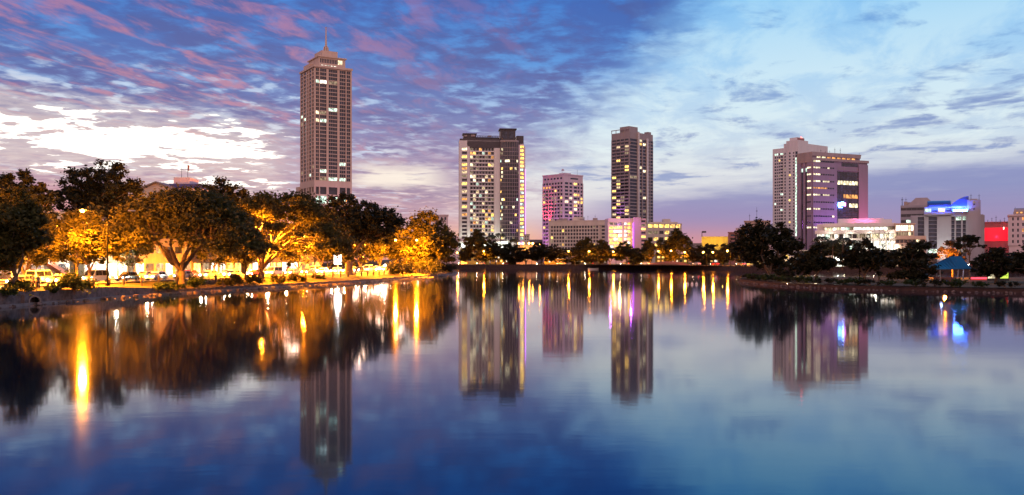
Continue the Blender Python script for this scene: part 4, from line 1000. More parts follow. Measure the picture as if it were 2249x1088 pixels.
# shops and houses across the left road; seen through gaps under the trees
def blk(name, s0, s1, off, depth, h, wall, label, floors, fh, lit0, lit1, p=.4, n=None):
    L = math.dist(along(s0, off), along(s1, off))
    return street_block(name, s0, s1, off, depth, h, wall, label, shop_windows(L, floors, fh, lit0, lit1, n, p))
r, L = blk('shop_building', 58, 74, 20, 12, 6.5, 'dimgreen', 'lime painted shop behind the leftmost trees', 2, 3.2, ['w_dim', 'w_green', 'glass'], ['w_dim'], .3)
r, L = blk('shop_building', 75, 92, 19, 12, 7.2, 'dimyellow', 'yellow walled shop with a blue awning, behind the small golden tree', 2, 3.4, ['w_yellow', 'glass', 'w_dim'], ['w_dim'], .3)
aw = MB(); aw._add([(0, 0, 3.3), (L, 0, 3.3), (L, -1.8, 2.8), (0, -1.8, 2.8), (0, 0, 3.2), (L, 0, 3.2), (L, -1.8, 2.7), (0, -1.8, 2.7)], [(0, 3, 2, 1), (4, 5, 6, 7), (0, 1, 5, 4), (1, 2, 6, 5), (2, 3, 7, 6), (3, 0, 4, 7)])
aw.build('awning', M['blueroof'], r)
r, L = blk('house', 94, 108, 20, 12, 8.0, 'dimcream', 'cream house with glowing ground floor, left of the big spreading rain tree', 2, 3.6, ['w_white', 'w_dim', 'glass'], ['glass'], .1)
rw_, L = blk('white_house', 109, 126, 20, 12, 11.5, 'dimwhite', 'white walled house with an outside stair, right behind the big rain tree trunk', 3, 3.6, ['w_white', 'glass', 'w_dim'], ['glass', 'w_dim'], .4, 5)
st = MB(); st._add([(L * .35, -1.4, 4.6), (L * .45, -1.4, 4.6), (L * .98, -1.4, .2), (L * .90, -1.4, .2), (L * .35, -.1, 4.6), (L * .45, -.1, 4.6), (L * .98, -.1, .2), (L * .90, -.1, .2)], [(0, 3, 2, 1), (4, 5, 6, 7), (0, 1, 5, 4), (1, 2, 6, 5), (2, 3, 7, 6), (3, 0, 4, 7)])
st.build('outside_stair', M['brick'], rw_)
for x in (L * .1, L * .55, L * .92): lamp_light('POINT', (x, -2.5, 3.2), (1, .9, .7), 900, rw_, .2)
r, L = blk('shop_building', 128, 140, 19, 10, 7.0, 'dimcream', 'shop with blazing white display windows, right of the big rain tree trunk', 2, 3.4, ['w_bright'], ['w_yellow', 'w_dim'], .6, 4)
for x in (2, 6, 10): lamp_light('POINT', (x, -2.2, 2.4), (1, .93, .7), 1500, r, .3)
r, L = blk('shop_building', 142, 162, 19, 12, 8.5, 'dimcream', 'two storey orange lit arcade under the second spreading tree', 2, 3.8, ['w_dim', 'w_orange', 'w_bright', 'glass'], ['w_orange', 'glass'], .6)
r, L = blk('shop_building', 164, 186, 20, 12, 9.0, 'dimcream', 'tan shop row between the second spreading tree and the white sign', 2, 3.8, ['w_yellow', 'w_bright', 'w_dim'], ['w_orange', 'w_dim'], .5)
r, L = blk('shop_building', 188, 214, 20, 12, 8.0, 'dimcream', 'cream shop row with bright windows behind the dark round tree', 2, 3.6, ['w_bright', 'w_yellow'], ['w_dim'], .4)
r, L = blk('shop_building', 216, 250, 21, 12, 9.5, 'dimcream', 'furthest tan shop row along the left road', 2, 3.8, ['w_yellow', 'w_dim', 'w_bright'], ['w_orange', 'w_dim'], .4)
# tall gabled hall and its neighbours above the tree line
def gable(u0, u1, Y, ve, vr, d, wall, label):
    x0, x1 = at(u0, Y), at(u1, Y); r = empty('gabled_hall', (x0, Y, ZL), 0, label, 'building'); L = x1 - x0; he, hr = zat(ve, Y) - ZL, zat(vr, Y) - ZL
    w = MB().slab_y([(0, 0), (L, 0), (L, he), (L / 2, hr), (0, he)], 0, d); w.build('wall', M[wall], r)
    rf = MB(); 
    for sgn in (0, 1):
        xa, xb = (-.8, L / 2) if sgn == 0 else (L / 2, L + .8); za, zb_ = (he - .25, hr + .05) if sgn == 0 else (hr + .05, he - .25)
        rf.slab_y([(xa, za), (xb, zb_), (xb, zb_ + .35), (xa, za + .35)], -.8, d + .5)
    rf.build('roof', M['tin'], r)
    for i in range(4): MB().box(L * (.1 + .22 * i), L * (.22 + .22 * i), -.08, 0, he - 3.4, he - 1.8).build('window', M['w_warm' if i == 0 else 'glass'], r)
    return r
gable(304, 384, 235, 418, 402, 30, 'cream', 'cream gabled hall whose roof rises above the big rain tree')
b = Bld('rooftop_block', 370, 372, 440, 240, 3, 404, 'pinkish flat block with a blue band and flagpole, above the trees at left', 'building', 1.55, 'cream'); b.d = 14
b.h = b.z(404); b.wb.box(0, b.w, 0, 14, 0, b.z(414)); b.done()
MB().box(-.1, b.w + .1, -.1, 14, b.z(414), b.z(404)).build('blue_band', pmat('deep_blue_paint', (.05, .06, .22), .6), b.root)
MB().box(.8, b.w * .62, 1, 9, b.z(404), b.z(389)).build('roof_room', M['pinkwhite'], b.root)
mast(b.root, b.w * .32, 2, b.z(389), 3.2, 'flagpole', .07)
fl = MB().tube([(b.w * .52, 2, b.z(389)), (b.w * .52, 2, b.z(389) + 3.6)], .07, 5).build('flagpole', M['dark'], b.root)
fg = MB(); fg._add([(b.w * .52, 2 + .05 * k % 2, b.z(389) + 3.5 - .35 * k) for k in range(5)] + [(b.w * .52 + .45 - .05 * k, 2.1, b.z(389) + 3.3 - .42 * k) for k in range(5)], [(k, k + 1, k + 6, k + 5) for k in range(4)])
fg.build('flag', M['brick'], fl)
small('apartment_house', 955, 984, 420, 474, 'pinkwhite', 'pinkish apartment house showing over the rightmost left bank tree', bays=3, rows=7, p=.25, vb=570, lit=('w_orange', 'w_dim'))

# ------------------------------------------------------------------ street lamps
def arch_lamp(name, loc, rz, h, arms, label, power, cat='street lamp', lit=(True, True), reach=2.6, group=None, headsz=1.0):
    """tapered column, upswept arms along its own x axis, long lamp heads with a glowing lens"""
    r = empty(name, loc, rz, label, cat, group)
    MB().tube([(0, 0, 0), (0, 0, .8), (0, 0, h * .72), (0, 0, h * .86)], [.16, .12, .085, .07], 8).tube([(0, 0, -.2), (0, 0, .25)], [.28, .26], 8).build('column', M['black'], r)
    for i, sx in enumerate((-1, 1)[:arms] if arms == 2 else (-1,)):
        pts = [(0, 0, h * .84)] + [(sx * reach * (1 - math.cos(a)), 0, h * .84 + h * .16 * math.sin(a)) for a in (.3, .65, 1.0, 1.3, 1.55)]
        MB().tube(pts, [.07, .065, .06, .055, .05, .05], 6).build('arm', M['black'], r)
        x = sx * reach; s = headsz
        hd = MB().slab_y([(x - .1 * sx, h - .02), (x + .9 * s * sx, h - .02), (x + .85 * s * sx, h + .12), (x, h + .14)][::sx], -.17, .17).build('lamp_head', M['steel'], r)
        if lit[i]:
            MB().ball((x + .45 * s * sx, 0, h - .06), .30 * s, 10, 6, sz=.75).build('lens', M['sodium'], hd)
            lamp_light('SPOT', (x + .45 * sx, 0, h - .45), SODIUM, power, r, .4, (x + .45 * sx, 0, 0), 172, .35)
            if power > 5000: lamp_light('POINT', (x + .45 * sx, 0, h - .55), SODIUM, power * .28, r, .4)
    return r
PW = 200000
arch_lamp('street_lamp', (at(236, 119), 119, ZL), R(18), zat(463, 119) - ZL, 2, 'two armed street lamp with only its left lamp lit, left of the big rain tree', PW, lit=(True, False))
arch_lamp('street_lamp', (at(540, 166), 166, ZL), R(-162), zat(487, 166) - ZL, 1, 'street lamp burning between the two big spreading trees', PW * 1.3)
arch_lamp('street_lamp', (at(764, 211), 211, ZL), R(-165), zat(503, 211) - ZL, 2, 'street lamp shining through the dark round tree', PW * 1.2, reach=2.2)
arch_lamp('street_lamp', (at(892, 243), 243, ZL), R(10), zat(527, 243) - ZL, 2, 'two armed street lamp, both lit, left of the last golden tree', PW, reach=2.4)
# added lamps further inland, unseen, put in to light the trees from behind
for s, off, lab in ((70, 5.6, 'added unseen street lamp on the inner pavement behind the leftmost trees'), (108, 5.6, 'added unseen street lamp on the inner pavement behind the big rain tree crown'), (152, 5.6, 'added unseen inner street lamp behind the second spreading tree'),
                    (184, 5.6, 'added unseen inner street lamp left of the bright white sign'), (226, 5.6, 'added unseen inner street lamp beyond the dark round tree'), (262, 5.6, 'added unseen inner street lamp behind the last golden tree')):
    x, y = along(s, off); arch_lamp('street_lamp', (x, y, ZL), road_dir(s) + R(90), 9.0, 1, lab, PW * .9, reach=2.2)
# bright white sign on a post
t = empty('illuminated_sign', (at(742, 214), 214, ZL), R(8), 'blazing white sign box on a post, left of the dark round tree trunk', 'sign')
MB().tube([(0, 0, 0), (0, 0, 2.2)], .09, 6).build('post', M['steel'], t)
bx_ = MB().box(-.95, .95, -.15, .15, 2.2, 4.6).build('sign_box', M['dark'], t)
MB().box(-.88, .88, -.2, -.155, 2.27, 4.53).build('lit_face', emat('white_sign', (.95, 1, .97), 5.0), bx_)
lamp_light('POINT', (0, -1.0, 3.3), (.95, 1, .95), 2500, t, .5)
for (u, v, Y) in ((833, 596, 232), (845, 585, 234), (858, 596, 236)):
    t = empty('bollard_light', (at(u, Y), Y, ZL), 0, {833: 'left of three white globe lamps at the foot of the dark round tree', 845: 'middle and highest of three white globe lamps by the road', 858: 'right of three white globe lamps by the road'}[u], 'lamp', 'white globe lamps')
    h = max(.8, zat(v, Y) - ZL); MB().tube([(0, 0, 0), (0, 0, h)], .06, 6).build('post', M['dark'], t); MB().ball((0, 0, h + .25), .38, 10, 7).build('globe', emat('white_globe', (1, .93, .75), 7.0), t)
    lamp_light('POINT', (0, -.8, h + .3), (1, .9, .65), 500, t, .3)

# far bank lamps
for i, (u, v, Y, lab) in enumerate(((1008, 555, 452, 'leftmost tall far bank lamp, at the foot of the pink flat roofed building'), (1066, 552, 452, 'far bank lamp half hidden in the tree before the broad hotel tower'),
        (1165, 549, 470, 'small far bank lamp above the dark tree clump right of the violet fin'), (1188, 537, 480, 'far bank lamp high left of the long hotel'), (1252, 552, 448, 'brightest far bank lamp below the pink apartment tower'), (1297, 552, 448, 'far bank lamp below the long hotel wing, second right of the clump'),
        (1350, 553, 450, 'far bank lamp below the golden lit hotel centre'), (1449, 552, 446, 'far bank lamp below the right hotel wing, left of the round tree'), (1477, 551, 440, 'far bank lamp in front of the round tree by the bridge'), (1507, 554, 436, 'far bank lamp at the right end of the bridge'),
        (1548, 554, 395, 'left lamp of the pair under the yellow hoarding'), (1569, 554, 385, 'right lamp of the pair under the yellow hoarding'), (1601, 551, 372, 'far lamp left of the big park tree'))):
    arch_lamp('street_lamp', (at(u, Y) + .7, Y, ZF), R(20), zat(v, Y) - ZF, 1, lab, 30000, reach=1.0, group='sodium lamps along the far bank', headsz=1.35)
for (u, v, Y, lab) in ((1888, 549, 190, 'small orange lamp in the dark tree before the glowing terraces'), (1951, 513, 360, 'orange lamp beside the bare branched tree'), (1708, 583, 230, 'low orange lamp under the big park tree')):
    arch_lamp('street_lamp', (at(u, Y), Y, ZP if Y < 212 else ZF), R(10), zat(v, Y) - ZP, 1, lab, 900, reach=.8, headsz=.7)

# ------------------------------------------------------------------ railing of cast posts along the left promenade
post_line = offset(resample(L_BANK, 1.0), 4.2)
root = empty('promenade_railing', (-52, 110, ZL), 0, 'dark cast posts and thin rails along the left lakeside promenade', 'railing')
pts = []
acc = 0
for p, q in zip(post_line[:-1], post_line[1:]):
    if 96 < p[1] < 262:
        if acc <= 0: pts.append(p); acc = 3.3
        acc -= math.dist(p, q)
pm = MB(); prof = [(.20, 0), (.20, .16), (.13, .22), (.17, .55), (.17, .95), (.24, 1.0), (.24, 1.08), (.10, 1.16), (.13, 1.26), (.03, 1.42)]
pm.tube([(0, 0, z) for r_, z in prof], [r_ for r_, z in prof], 8); pme = pm.mesh('post', M['post'])
def gz(x, y): return ZL if True else 0
for p in pts:
    o = bpy.data.objects.new('post', pme); C.objects.link(o); o.parent = root; o.location = (p[0] + 52, p[1] - 110, -.35)
rl = MB()
for zz_ in (.28, .62): rl.tube([(p[0] + 52, p[1] - 110, zz_) for p in pts], .028, 4)
rl.build('rails', M['post'], root)
# ------------------------------------------------------------------ trees
def leaf_mat(name, a, b_, trans=0.35):
    m, nt, b = new_mat(name); L = nt.links
    g = nt.nodes.new('ShaderNodeNewGeometry'); r = nt.nodes.new('ShaderNodeValToRGB')
    r.color_ramp.elements[0].color = a + (1,); r.color_ramp.elements[1].color = b_ + (1,)
    L.new(g.outputs['Random Per Island'], r.inputs[0]); L.new(r.outputs[0], b.inputs['Base Color'])
    b.inputs['Roughness'].default_value = 0.6; b.inputs['Specular IOR Level'].default_value = 0.25
    t = nt.nodes.new('ShaderNodeBsdfTranslucent'); L.new(r.outputs[0], t.inputs[0])
    mx = nt.nodes.new('ShaderNodeMixShader'); mx.inputs[0].default_value = trans
    L.new(b.outputs[0], mx.inputs[1]); L.new(t.outputs[0], mx.inputs[2])
    L.new(mx.outputs[0], nt.nodes['Material Output'].inputs['Surface'])
    return m
M['leaf'] = leaf_mat('tree_leaves', (.036, .036, .009), (.10, .088, .022), .45)
M['leaf_dark'] = leaf_mat('dense_leaves', (.009, .012, .005), (.032, .032, .012), .25)
M['leaf_rust'] = leaf_mat('rusty_leaves', (.07, .05, .02), (.14, .08, .035))
M['leaf_bush'] = leaf_mat('bush_leaves', (.015, .03, .006), (.05, .075, .018))
M['leaf_palm'] = leaf_mat('palm_leaves', (.03, .045, .02), (.08, .09, .04))
def leaf_cloud(name, centers, radii, per, size, mat, seed, flat=.6, gap=None):
    g = np.random.default_rng(seed)
    c = np.repeat(np.asarray(centers, float), per, axis=0); rr = np.repeat(np.asarray(radii, float), per)
    n = len(c)
    d = g.normal(size=(n, 3)); d /= np.linalg.norm(d, axis=1, keepdims=True)
    rad = rr * np.minimum(np.abs(g.normal(0, .62, n)) + .12, 1.7)
    p = c + d * rad[:, None] * np.array([1, 1, flat])
    a = g.normal(size=(n, 3)); a[:, 2] *= .55; a /= np.linalg.norm(a, axis=1, keepdims=True)
    b = np.cross(a, g.normal(size=(n, 3))); b /= np.linalg.norm(b, axis=1, keepdims=True)
    s = size * g.uniform(.6, 1.35, n)[:, None]
    v = np.empty((n, 4, 3)); v[:, 0] = p - a * s; v[:, 1] = p + b * s * .55; v[:, 2] = p + a * s; v[:, 3] = p - b * s * .55
    me = bpy.data.meshes.new(name); me.vertices.add(n * 4); me.vertices.foreach_set('co', v.reshape(-1))
    me.loops.add(n * 4); me.loops.foreach_set('vertex_index', np.arange(n * 4, dtype=np.int32))
    me.polygons.add(n); me.polygons.foreach_set('loop_start', np.arange(0, n * 4, 4, dtype=np.int32)); me.polygons.foreach_set('loop_total', np.full(n, 4, dtype=np.int32))
    me.materials.append(mat); me.update(calc_edges=True); return me
def limb(mb, a, b, r0, r1, rnd, n=6, sag=.12, k=5):
    a, b = Vector(a), Vector(b); pts = []
    off = Vector((rnd.uniform(-1, 1), rnd.uniform(-1, 1), rnd.uniform(.2, 1))) * (b - a).length * sag
    for i in range(k + 1):
        t = i / k; w = Vector((rnd.uniform(-1, 1), rnd.uniform(-1, 1), rnd.uniform(-1, 1))) * (b - a).length * .025
        pts.append(a.lerp(b, t) + off * math.sin(math.pi * t) + (w if 0 < i < k else Vector()))
    mb.tube(pts, [r0 + (r1 - r0) * i / k for i in range(k + 1)], n, caps=False); return pts
def tree(name, u, Y, zg, u0, u1, vtop, vbot, kind, label, seed, leaf='leaf', size=.34, per=150, n_cl=70, group=None, trunk_r=.45, lean=0.0, fork=.3, cat='tree'):
    """trunk at photo column u, crown between columns u0..u1 and rows vtop..vbot, all at depth Y"""
    rnd = random.Random(seed)
    x = at(u, Y); r = empty(name, (x, Y, zg), 0, label, cat, group)
    cxm = (at(u0, Y) + at(u1, Y)) / 2 - x; Rx = (at(u1, Y) - at(u0, Y)) / 2; Ry = Rx * .8
    zt, zb = zat(vtop, Y) - zg, zat(vbot, Y) - zg; zm = (zt + zb) / 2; Rz = (zt - zb) / 2
    cs, rs = [], []
    lump = [(rnd.uniform(0, 6.28), rnd.uniform(.92, 1.2)) for _ in range(7)]
    def outl(a): return sum(w * max(0, math.cos(a - p)) ** 3 for p, w in lump) / max(.01, sum(max(0, math.cos(a - p)) ** 3 for p, w in lump))
    lobes = []
    for _ in range(11):
        d = Vector((rnd.gauss(0, 1), rnd.gauss(0, 1), rnd.gauss(0, .8))).normalized(); q = rnd.uniform(.35, .66); lobes.append((d * q, rnd.uniform(.36, .54)))
    lobes += [(Vector((s_ * .62, 0, rnd.uniform(-.3, .1))), .38) for s_ in (-1, 1)] + [(Vector((s_ * .52, rnd.uniform(-.3, .3), rnd.uniform(-.5, .25))), .46) for s_ in (-1, 1)] + [(Vector((rnd.uniform(-.25, .25), 0, .60)), .40)]
    tries = 0
    while len(cs) < n_cl and tries < 9000:
        tries += 1
        if kind == 'rain':                              # wide umbrella: a shell of foliage over an open underside
            a = rnd.uniform(0, 6.283); q = rnd.random() ** .5; k = outl(a)
            top = zt - (zt - zb) * .80 * q ** 2.6; th = (zt - zb) * (.30 - .12 * q)
            p = (cxm + Rx * q * k * math.cos(a), Ry * q * k * math.sin(a), top - th * rnd.random() ** 1.3 - .3)
            cr = Rx * rnd.uniform(.12, .20); fl = .5
        elif kind == 'round':
            lc, lr = lobes[rnd.randrange(len(lobes))]; d = Vector((rnd.gauss(0, 1), rnd.gauss(0, 1), rnd.gauss(0, 1))).normalized() * (lr * rnd.uniform(.5, 1)) + lc
            p = (cxm + Rx * d.x, Ry * d.y, zm + Rz * d.z); cr = min(Rx, Rz) * rnd.uniform(.10, .22); fl = .75
        else:                                           # 'tiers': separate plates of foliage with gaps
            t = rnd.randrange(9); tz = zb + (zt - zb) * (t + .5) / 9; wr = (.6, .85, 1, .95, 1, .9, .8, .7, .5)[t]; ca = seed * 1.7 + t * 2.2; a = rnd.uniform(0, 6.283); q = rnd.random() ** .5
            p = (cxm + Rx * (.28 * math.cos(ca) + .72 * wr * q * math.cos(a)), Ry * (.28 * math.sin(ca) + .72 * wr * q * math.sin(a)), tz + rnd.uniform(-.5, .5) * (zt - zb) / 8); cr = Rx * rnd.uniform(.13, .24); fl = .5
        cs.append(p); rs.append(cr)
    if kind == 'round': fl = .75
    else: fl = .5
    me = leaf_cloud('crown', cs, rs, per, size, M[leaf], seed, fl)
    o = bpy.data.objects.new('crown', me); C.objects.link(o); o.parent = r
    tb = MB(); zf = zb * fork if kind != 'rain' else max(1.2, zb * fork)
    zf = max(zf, 1.0)
    ft = (lean, rnd.uniform(-.2, .2), zf)
    tb.tube([(0, 0, -.4), (0, 0, .15), (lean * .35, 0, zf * .4), ft], [trunk_r * 1.7, trunk_r * 1.25, trunk_r, trunk_r * .95], 9)
    nl = 6 if kind == 'rain' else 5
    order = sorted(range(len(cs)), key=lambda i: math.atan2(cs[i][1], cs[i][0] - cxm))
    for j in range(nl):
        seg = order[j * len(order) // nl:(j + 1) * len(order) // nl]
        if not seg: continue
        m_ = [sum(cs[i][k] for i in seg) / len(seg) for k in range(3)]
        kn = (ft[0] + (m_[0] - ft[0]) * .55, ft[1] + (m_[1] - ft[1]) * .55, ft[2] + (m_[2] - ft[2]) * (.62 if kind == 'rain' else .55))
        limb(tb, ft, kn, trunk_r * .62, trunk_r * .36, rnd, 7)
        for i in seg[::max(1, len(seg) // 6)]:
            mid = tuple(kn[k] + (cs[i][k] - kn[k]) * .55 for k in range(3))
            limb(tb, kn, mid, trunk_r * .28, trunk_r * .15, rnd, 5, .08, 4); limb(tb, mid, cs[i], trunk_r * .15, trunk_r * .05, rnd, 4, .08, 3)
    tb.build('trunk', M['bark'], r, True)
    return r
def bush(name, u, Y, zg, w, h, label, seed, leaf='leaf_bush', size=.16, group=None, per=90, n=14, cat='bush'):
    rnd = random.Random(seed); r = empty(name, (at(u, Y), Y, zg), 0, label, cat, group)
    cs = [(rnd.uniform(-.42, .42) * w, rnd.uniform(-.35, .35) * w, h * rnd.uniform(.25, .78)) for _ in range(n)]
    o = bpy.data.objects.new('foliage', leaf_cloud('foliage', cs, [min(w, h * 1.4) * rnd.uniform(.2, .32) for _ in cs], per, size, M[leaf], seed, .8)); C.objects.link(o); o.parent = r
    st = MB()
    for c in cs[::3]: st.tube([(0, 0, -.2), (c[0] * .5, c[1] * .5, c[2] * .4), c], [.05, .035, .015], 5)
    st.build('stems', M['bark'], r); return r
def palm(u, Y, zg, vtop, label, seed, group=None, fl=2.6):
    rnd = random.Random(seed); r = empty('palm_tree', (at(u, Y), Y, zg), 0, label, 'palm tree', group); h = zat(vtop, Y) - zg - fl * .35
    MB().tube([(0, 0, -.3), (.05, 0, h * .3), (.2, .05, h * .7), (.25, 0, h)], [.24, .17, .14, .12], 8).build('trunk', M['bark'], r, True)
    m = MB()
    for k in range(15):
        a = k * 2.4 + rnd.uniform(-.2, .2); up = rnd.uniform(-.1, .9); L = fl * rnd.uniform(.85, 1.1); pts = []
        for q in range(8):
            t = q / 7; pts.append(Vector((.25 + math.cos(a) * L * t * (1 - .15 * up), math.sin(a) * L * t * (1 - .15 * up), h + up * L * .6 * t - L * .75 * t * t)))
        side = Vector((-math.sin(a), math.cos(a), 0))
        for q in range(7):
            for sg in (-1, 1):
                p0, p1 = pts[q], pts[q + 1]; w = .55 * math.sin(math.pi * (q + .8) / 8.6) * fl / 2.6
                e = side * sg * w + Vector((0, 0, -w * .55))
                m._add([tuple(p0), tuple(p0.lerp(p1, .75)), tuple(p0.lerp(p1, .95) + e), tuple(p0.lerp(p1, .45) + e)], [(0, 1, 2, 3)])
    m.build('fronds', M['leaf_palm'], r); return r

# left bank, nearest first
tree('rain_tree', 398, 137, 1.3, 248, 556, 417, 556, 'rain', 'big spreading rain tree with a forked trunk, its umbrella crown widest on the left bank', 11, size=.28, per=190, n_cl=210, trunk_r=.62, fork=.42)
tree('rain_tree', 574, 166, ZL, 476, 764, 424, 575, 'rain', 'second spreading rain tree, glowing gold from the lamp within', 12, size=.32, per=170, n_cl=200, trunk_r=.5, fork=.45)
tree('banyan_tree', 767, 204, ZL, 650, 892, 425, 565, 'round', 'dark round topped tree with a thick trunk in front of the tall tower', 13, 'leaf_dark', .38, 110, 220, trunk_r=.85, fork=.75)
tree('willow_tree', 908, 254, ZL, 862, 1010, 458, 606, 'round', 'rightmost golden tree of the left bank, drooping to the water', 14, size=.38, per=110, n_cl=200, trunk_r=.45, fork=.6)
tree('leaning_tree', 12, 97, 1.5, -90, 122, 408, 604, 'round', 'dim tree with a leaning trunk at the left edge', 15, 'leaf', .24, 130, 210, trunk_r=.26, lean=1.3, fork=.9)
tree('golden_tree', 196, 127, ZL, 104, 272, 474, 598, 'round', 'small golden lit tree with a pale thin trunk, below the left street lamp', 16, size=.24, per=120, n_cl=120, trunk_r=.24, fork=1.05)
tree('tall_tree', 165, 172, ZL, 112, 318, 350, 490, 'round', 'tallest dark crown on the left, rising over the golden small tree', 17, 'leaf_dark', .32, 100, 200, trunk_r=.4, fork=.8)
tree('dark_tree', 70, 150, ZL, -30, 118, 372, 500, 'round', 'dark tree crown at upper left with bare twigs on top', 18, 'leaf_dark', .30, 100, 180, trunk_r=.4, fork=.7)
tree('tall_tree', 480, 208, ZL, 404, 566, 387, 500, 'round', 'dark crown rising behind the big rain tree, right of the blue banded block', 19, 'leaf_dark', .36, 100, 120, trunk_r=.4, fork=.7)
tree('street_tree', 292, 168, ZL, 226, 345, 470, 590, 'round', 'golden street tree behind the double armed lamp', 20, size=.30, per=120, n_cl=65, trunk_r=.25, fork=.9)
tree('street_tree', 90, 160, ZL, 20, 150, 440, 570, 'round', 'dim bushy tree between the leaning tree and the golden small tree', 21, 'leaf', .34, 120, 75, trunk_r=.3, fork=.8)
tree('street_tree', 470, 196, ZL, 405, 545, 460, 588, 'round', 'golden street tree deep under the crowns of the two rain trees', 22, size=.32, per=120, n_cl=65, trunk_r=.25, fork=.9)
tree('street_tree', 655, 216, ZL, 590, 720, 478, 590, 'round', 'bright golden street tree behind the second spreading tree', 23, size=.34, per=110, n_cl=70, trunk_r=.25, fork=.7)
tree('street_tree', 720, 232, ZL, 680, 772, 500, 592, 'round', 'golden street tree just left of the dark round tree trunk', 24, size=.36, per=100, n_cl=60, trunk_r=.25, fork=.7)
tree('street_tree', 835, 262, ZL, 785, 885, 500, 588, 'round', 'golden tree behind the right side of the dark round tree', 25, size=.38, per=100, n_cl=65, trunk_r=.28, fork=.7)
tree('street_tree', 955, 300, ZL, 915, 1004, 530, 604, 'round', 'low dark tree at the end of the left bank', 26, 'leaf', .42, 90, 60, trunk_r=.25, fork=.5)
tree('street_tree', 250, 215, ZL, 180, 330, 430, 560, 'round', 'dark crown filling behind the double armed lamp', 27, 'leaf_dark', .42, 90, 70, trunk_r=.3, fork=.8)
tree('street_tree', 590, 250, ZL, 520, 660, 455, 560, 'round', 'deep background tree behind the lamp between the rain trees', 28, 'leaf', .42, 80, 60, trunk_r=.3, fork=.8)
for (u, Y, u0, u1, vt, vb, lf, sd, lab) in ((168, 148, 100, 240, 430, 585, 'leaf', 49, 'golden flecked tree between the tallest crown and the small golden tree'), (55, 128, -10, 130, 455, 598, 'leaf', 50, 'dim leafy tree right behind the leaning tree'), (130, 190, 60, 205, 470, 580, 'leaf', 41, 'dim background tree behind the small golden tree'), (360, 190, 300, 420, 455, 560, 'leaf', 42, 'background tree straight behind the big rain tree'),
        (430, 240, 370, 500, 440, 560, 'leaf', 43, 'deep background tree right behind the rain tree crown'), (540, 205, 490, 600, 500, 590, 'leaf', 44, 'golden background tree below the lamp between the rain trees'), (690, 250, 640, 745, 450, 570, 'leaf', 45, 'background tree left of the dark round tree'),
        (790, 250, 740, 850, 480, 590, 'leaf', 46, 'golden background tree straight behind the dark round tree'), (880, 300, 840, 925, 500, 595, 'leaf', 47, 'golden background tree left of the last drooping tree'), (325, 210, 250, 410, 440, 540, 'leaf_dark', 51, 'dark tree whose crown fills behind the left side of the big rain tree'), (705, 226, 640, 770, 455, 580, 'leaf', 52, 'leafy tree filling between the second rain tree and the dark round tree'), (868, 262, 825, 915, 490, 590, 'leaf', 53, 'golden tree filling between the dark round tree and the last drooping tree'), (230, 190, 150, 300, 400, 520, 'leaf_dark', 54, 'dark crown low behind the tallest crown on the left'), (20, 180, -40, 80, 440, 590, 'leaf_dark', 48, 'dim background tree behind the leaning tree')):
    tree('street_tree', u, Y, ZL, u0, u1, vt, vb, 'round', lab, sd, lf, size=.36, per=90, n_cl=130, trunk_r=.25, fork=.7)
# bushes of the left bank
for (u, Y, w, h, lab, lf) in ((165, 104, 4.2, 2.3, 'largest green bush on the left bank wall', 'leaf_bush'), (45, 97, 2.8, 1.8, 'dark bush at the foot of the leaning tree', 'leaf_bush'), (438, 132, 2.9, 1.6, 'rounded green bush right of the rain tree trunk', 'leaf_bush'),
        (492, 141, 2.6, 1.3, 'low golden bush below the second rain tree', 'leaf'), (524, 145, 2.2, 2.2, 'upright golden bush below the lamp between the rain trees', 'leaf'), (556, 148, 2.4, 1.9, 'ragged golden bush left of the second rain tree trunk', 'leaf'),
        (610, 158, 3.2, 1.5, 'low shrub right of the second rain tree trunk', 'leaf'), (652, 168, 3.4, 1.4, 'low golden shrub below the row of railing posts', 'leaf'), (350, 124, 3.0, 1.0, 'flat low shrub on the stone wall left of the rain tree', 'leaf_bush'),
        (385, 127, 2.4, 1.0, 'flat low shrub at the rain tree foot', 'leaf_bush'), (700, 180, 3.0, 1.1, 'small shrub before the white sign', 'leaf'), (880, 226, 6.0, 3.6, 'dark drooping shrub over the water right of the dark round tree', 'leaf_dark'),
        (935, 250, 8.0, 4.6, 'largest dark shrub overhanging the water at the end of the left bank', 'leaf_dark'), (980, 285, 7.0, 3.6, 'last dark shrub on the left bank', 'leaf_dark'), (15, 93, 2.2, .9, 'low weeds at the left edge of the bank', 'leaf_bush'), (116, 101, 1.6, .8, 'small tuft left of the largest green bush', 'leaf_bush')):
    yb = Y; z0 = 1.2 if Y < 112 else .75
    bush('bush', u, Y, z0, w, h, lab, int(u), lf, .17 if Y < 160 else .26, n=12 if w < 4 else 22, per=110)

# far bank trees: a few meshes, reused
def far_tree(proto, u, Y, vtop, wpx, label, group='trees along the far bank', zg=None):
    c = copy_tree(proto); zg = ZF if zg is None else zg
    h = zat(vtop, Y) - zg; w = 1.25 * wpx / FPX * Y
    c.location = (at(u, Y), Y, zg); c.scale = (w / proto['w'], w / proto['w'], h / proto['h']); c.rotation_euler = (0, 0, u * .37 % 6.28)
    c['label'] = label; c['group'] = group; return c
protos = []
for i, (kd, lf) in enumerate((('round', 'leaf_dark'), ('rain', 'leaf'), ('round', 'leaf'), ('tiers', 'leaf_dark'))):
    Y0 = 460; p = tree('bankside_tree', 1124.5, Y0, ZF, 1124.5 - 26, 1124.5 + 26, 535, 580, kd, '', 70 + i, lf, .45, 80, 90, trunk_r=.28, fork=.7 if kd != 'rain' else .5)
    p['w'] = 52 / FPX * Y0; p['h'] = zat(535, Y0) - ZF; protos.append(p)
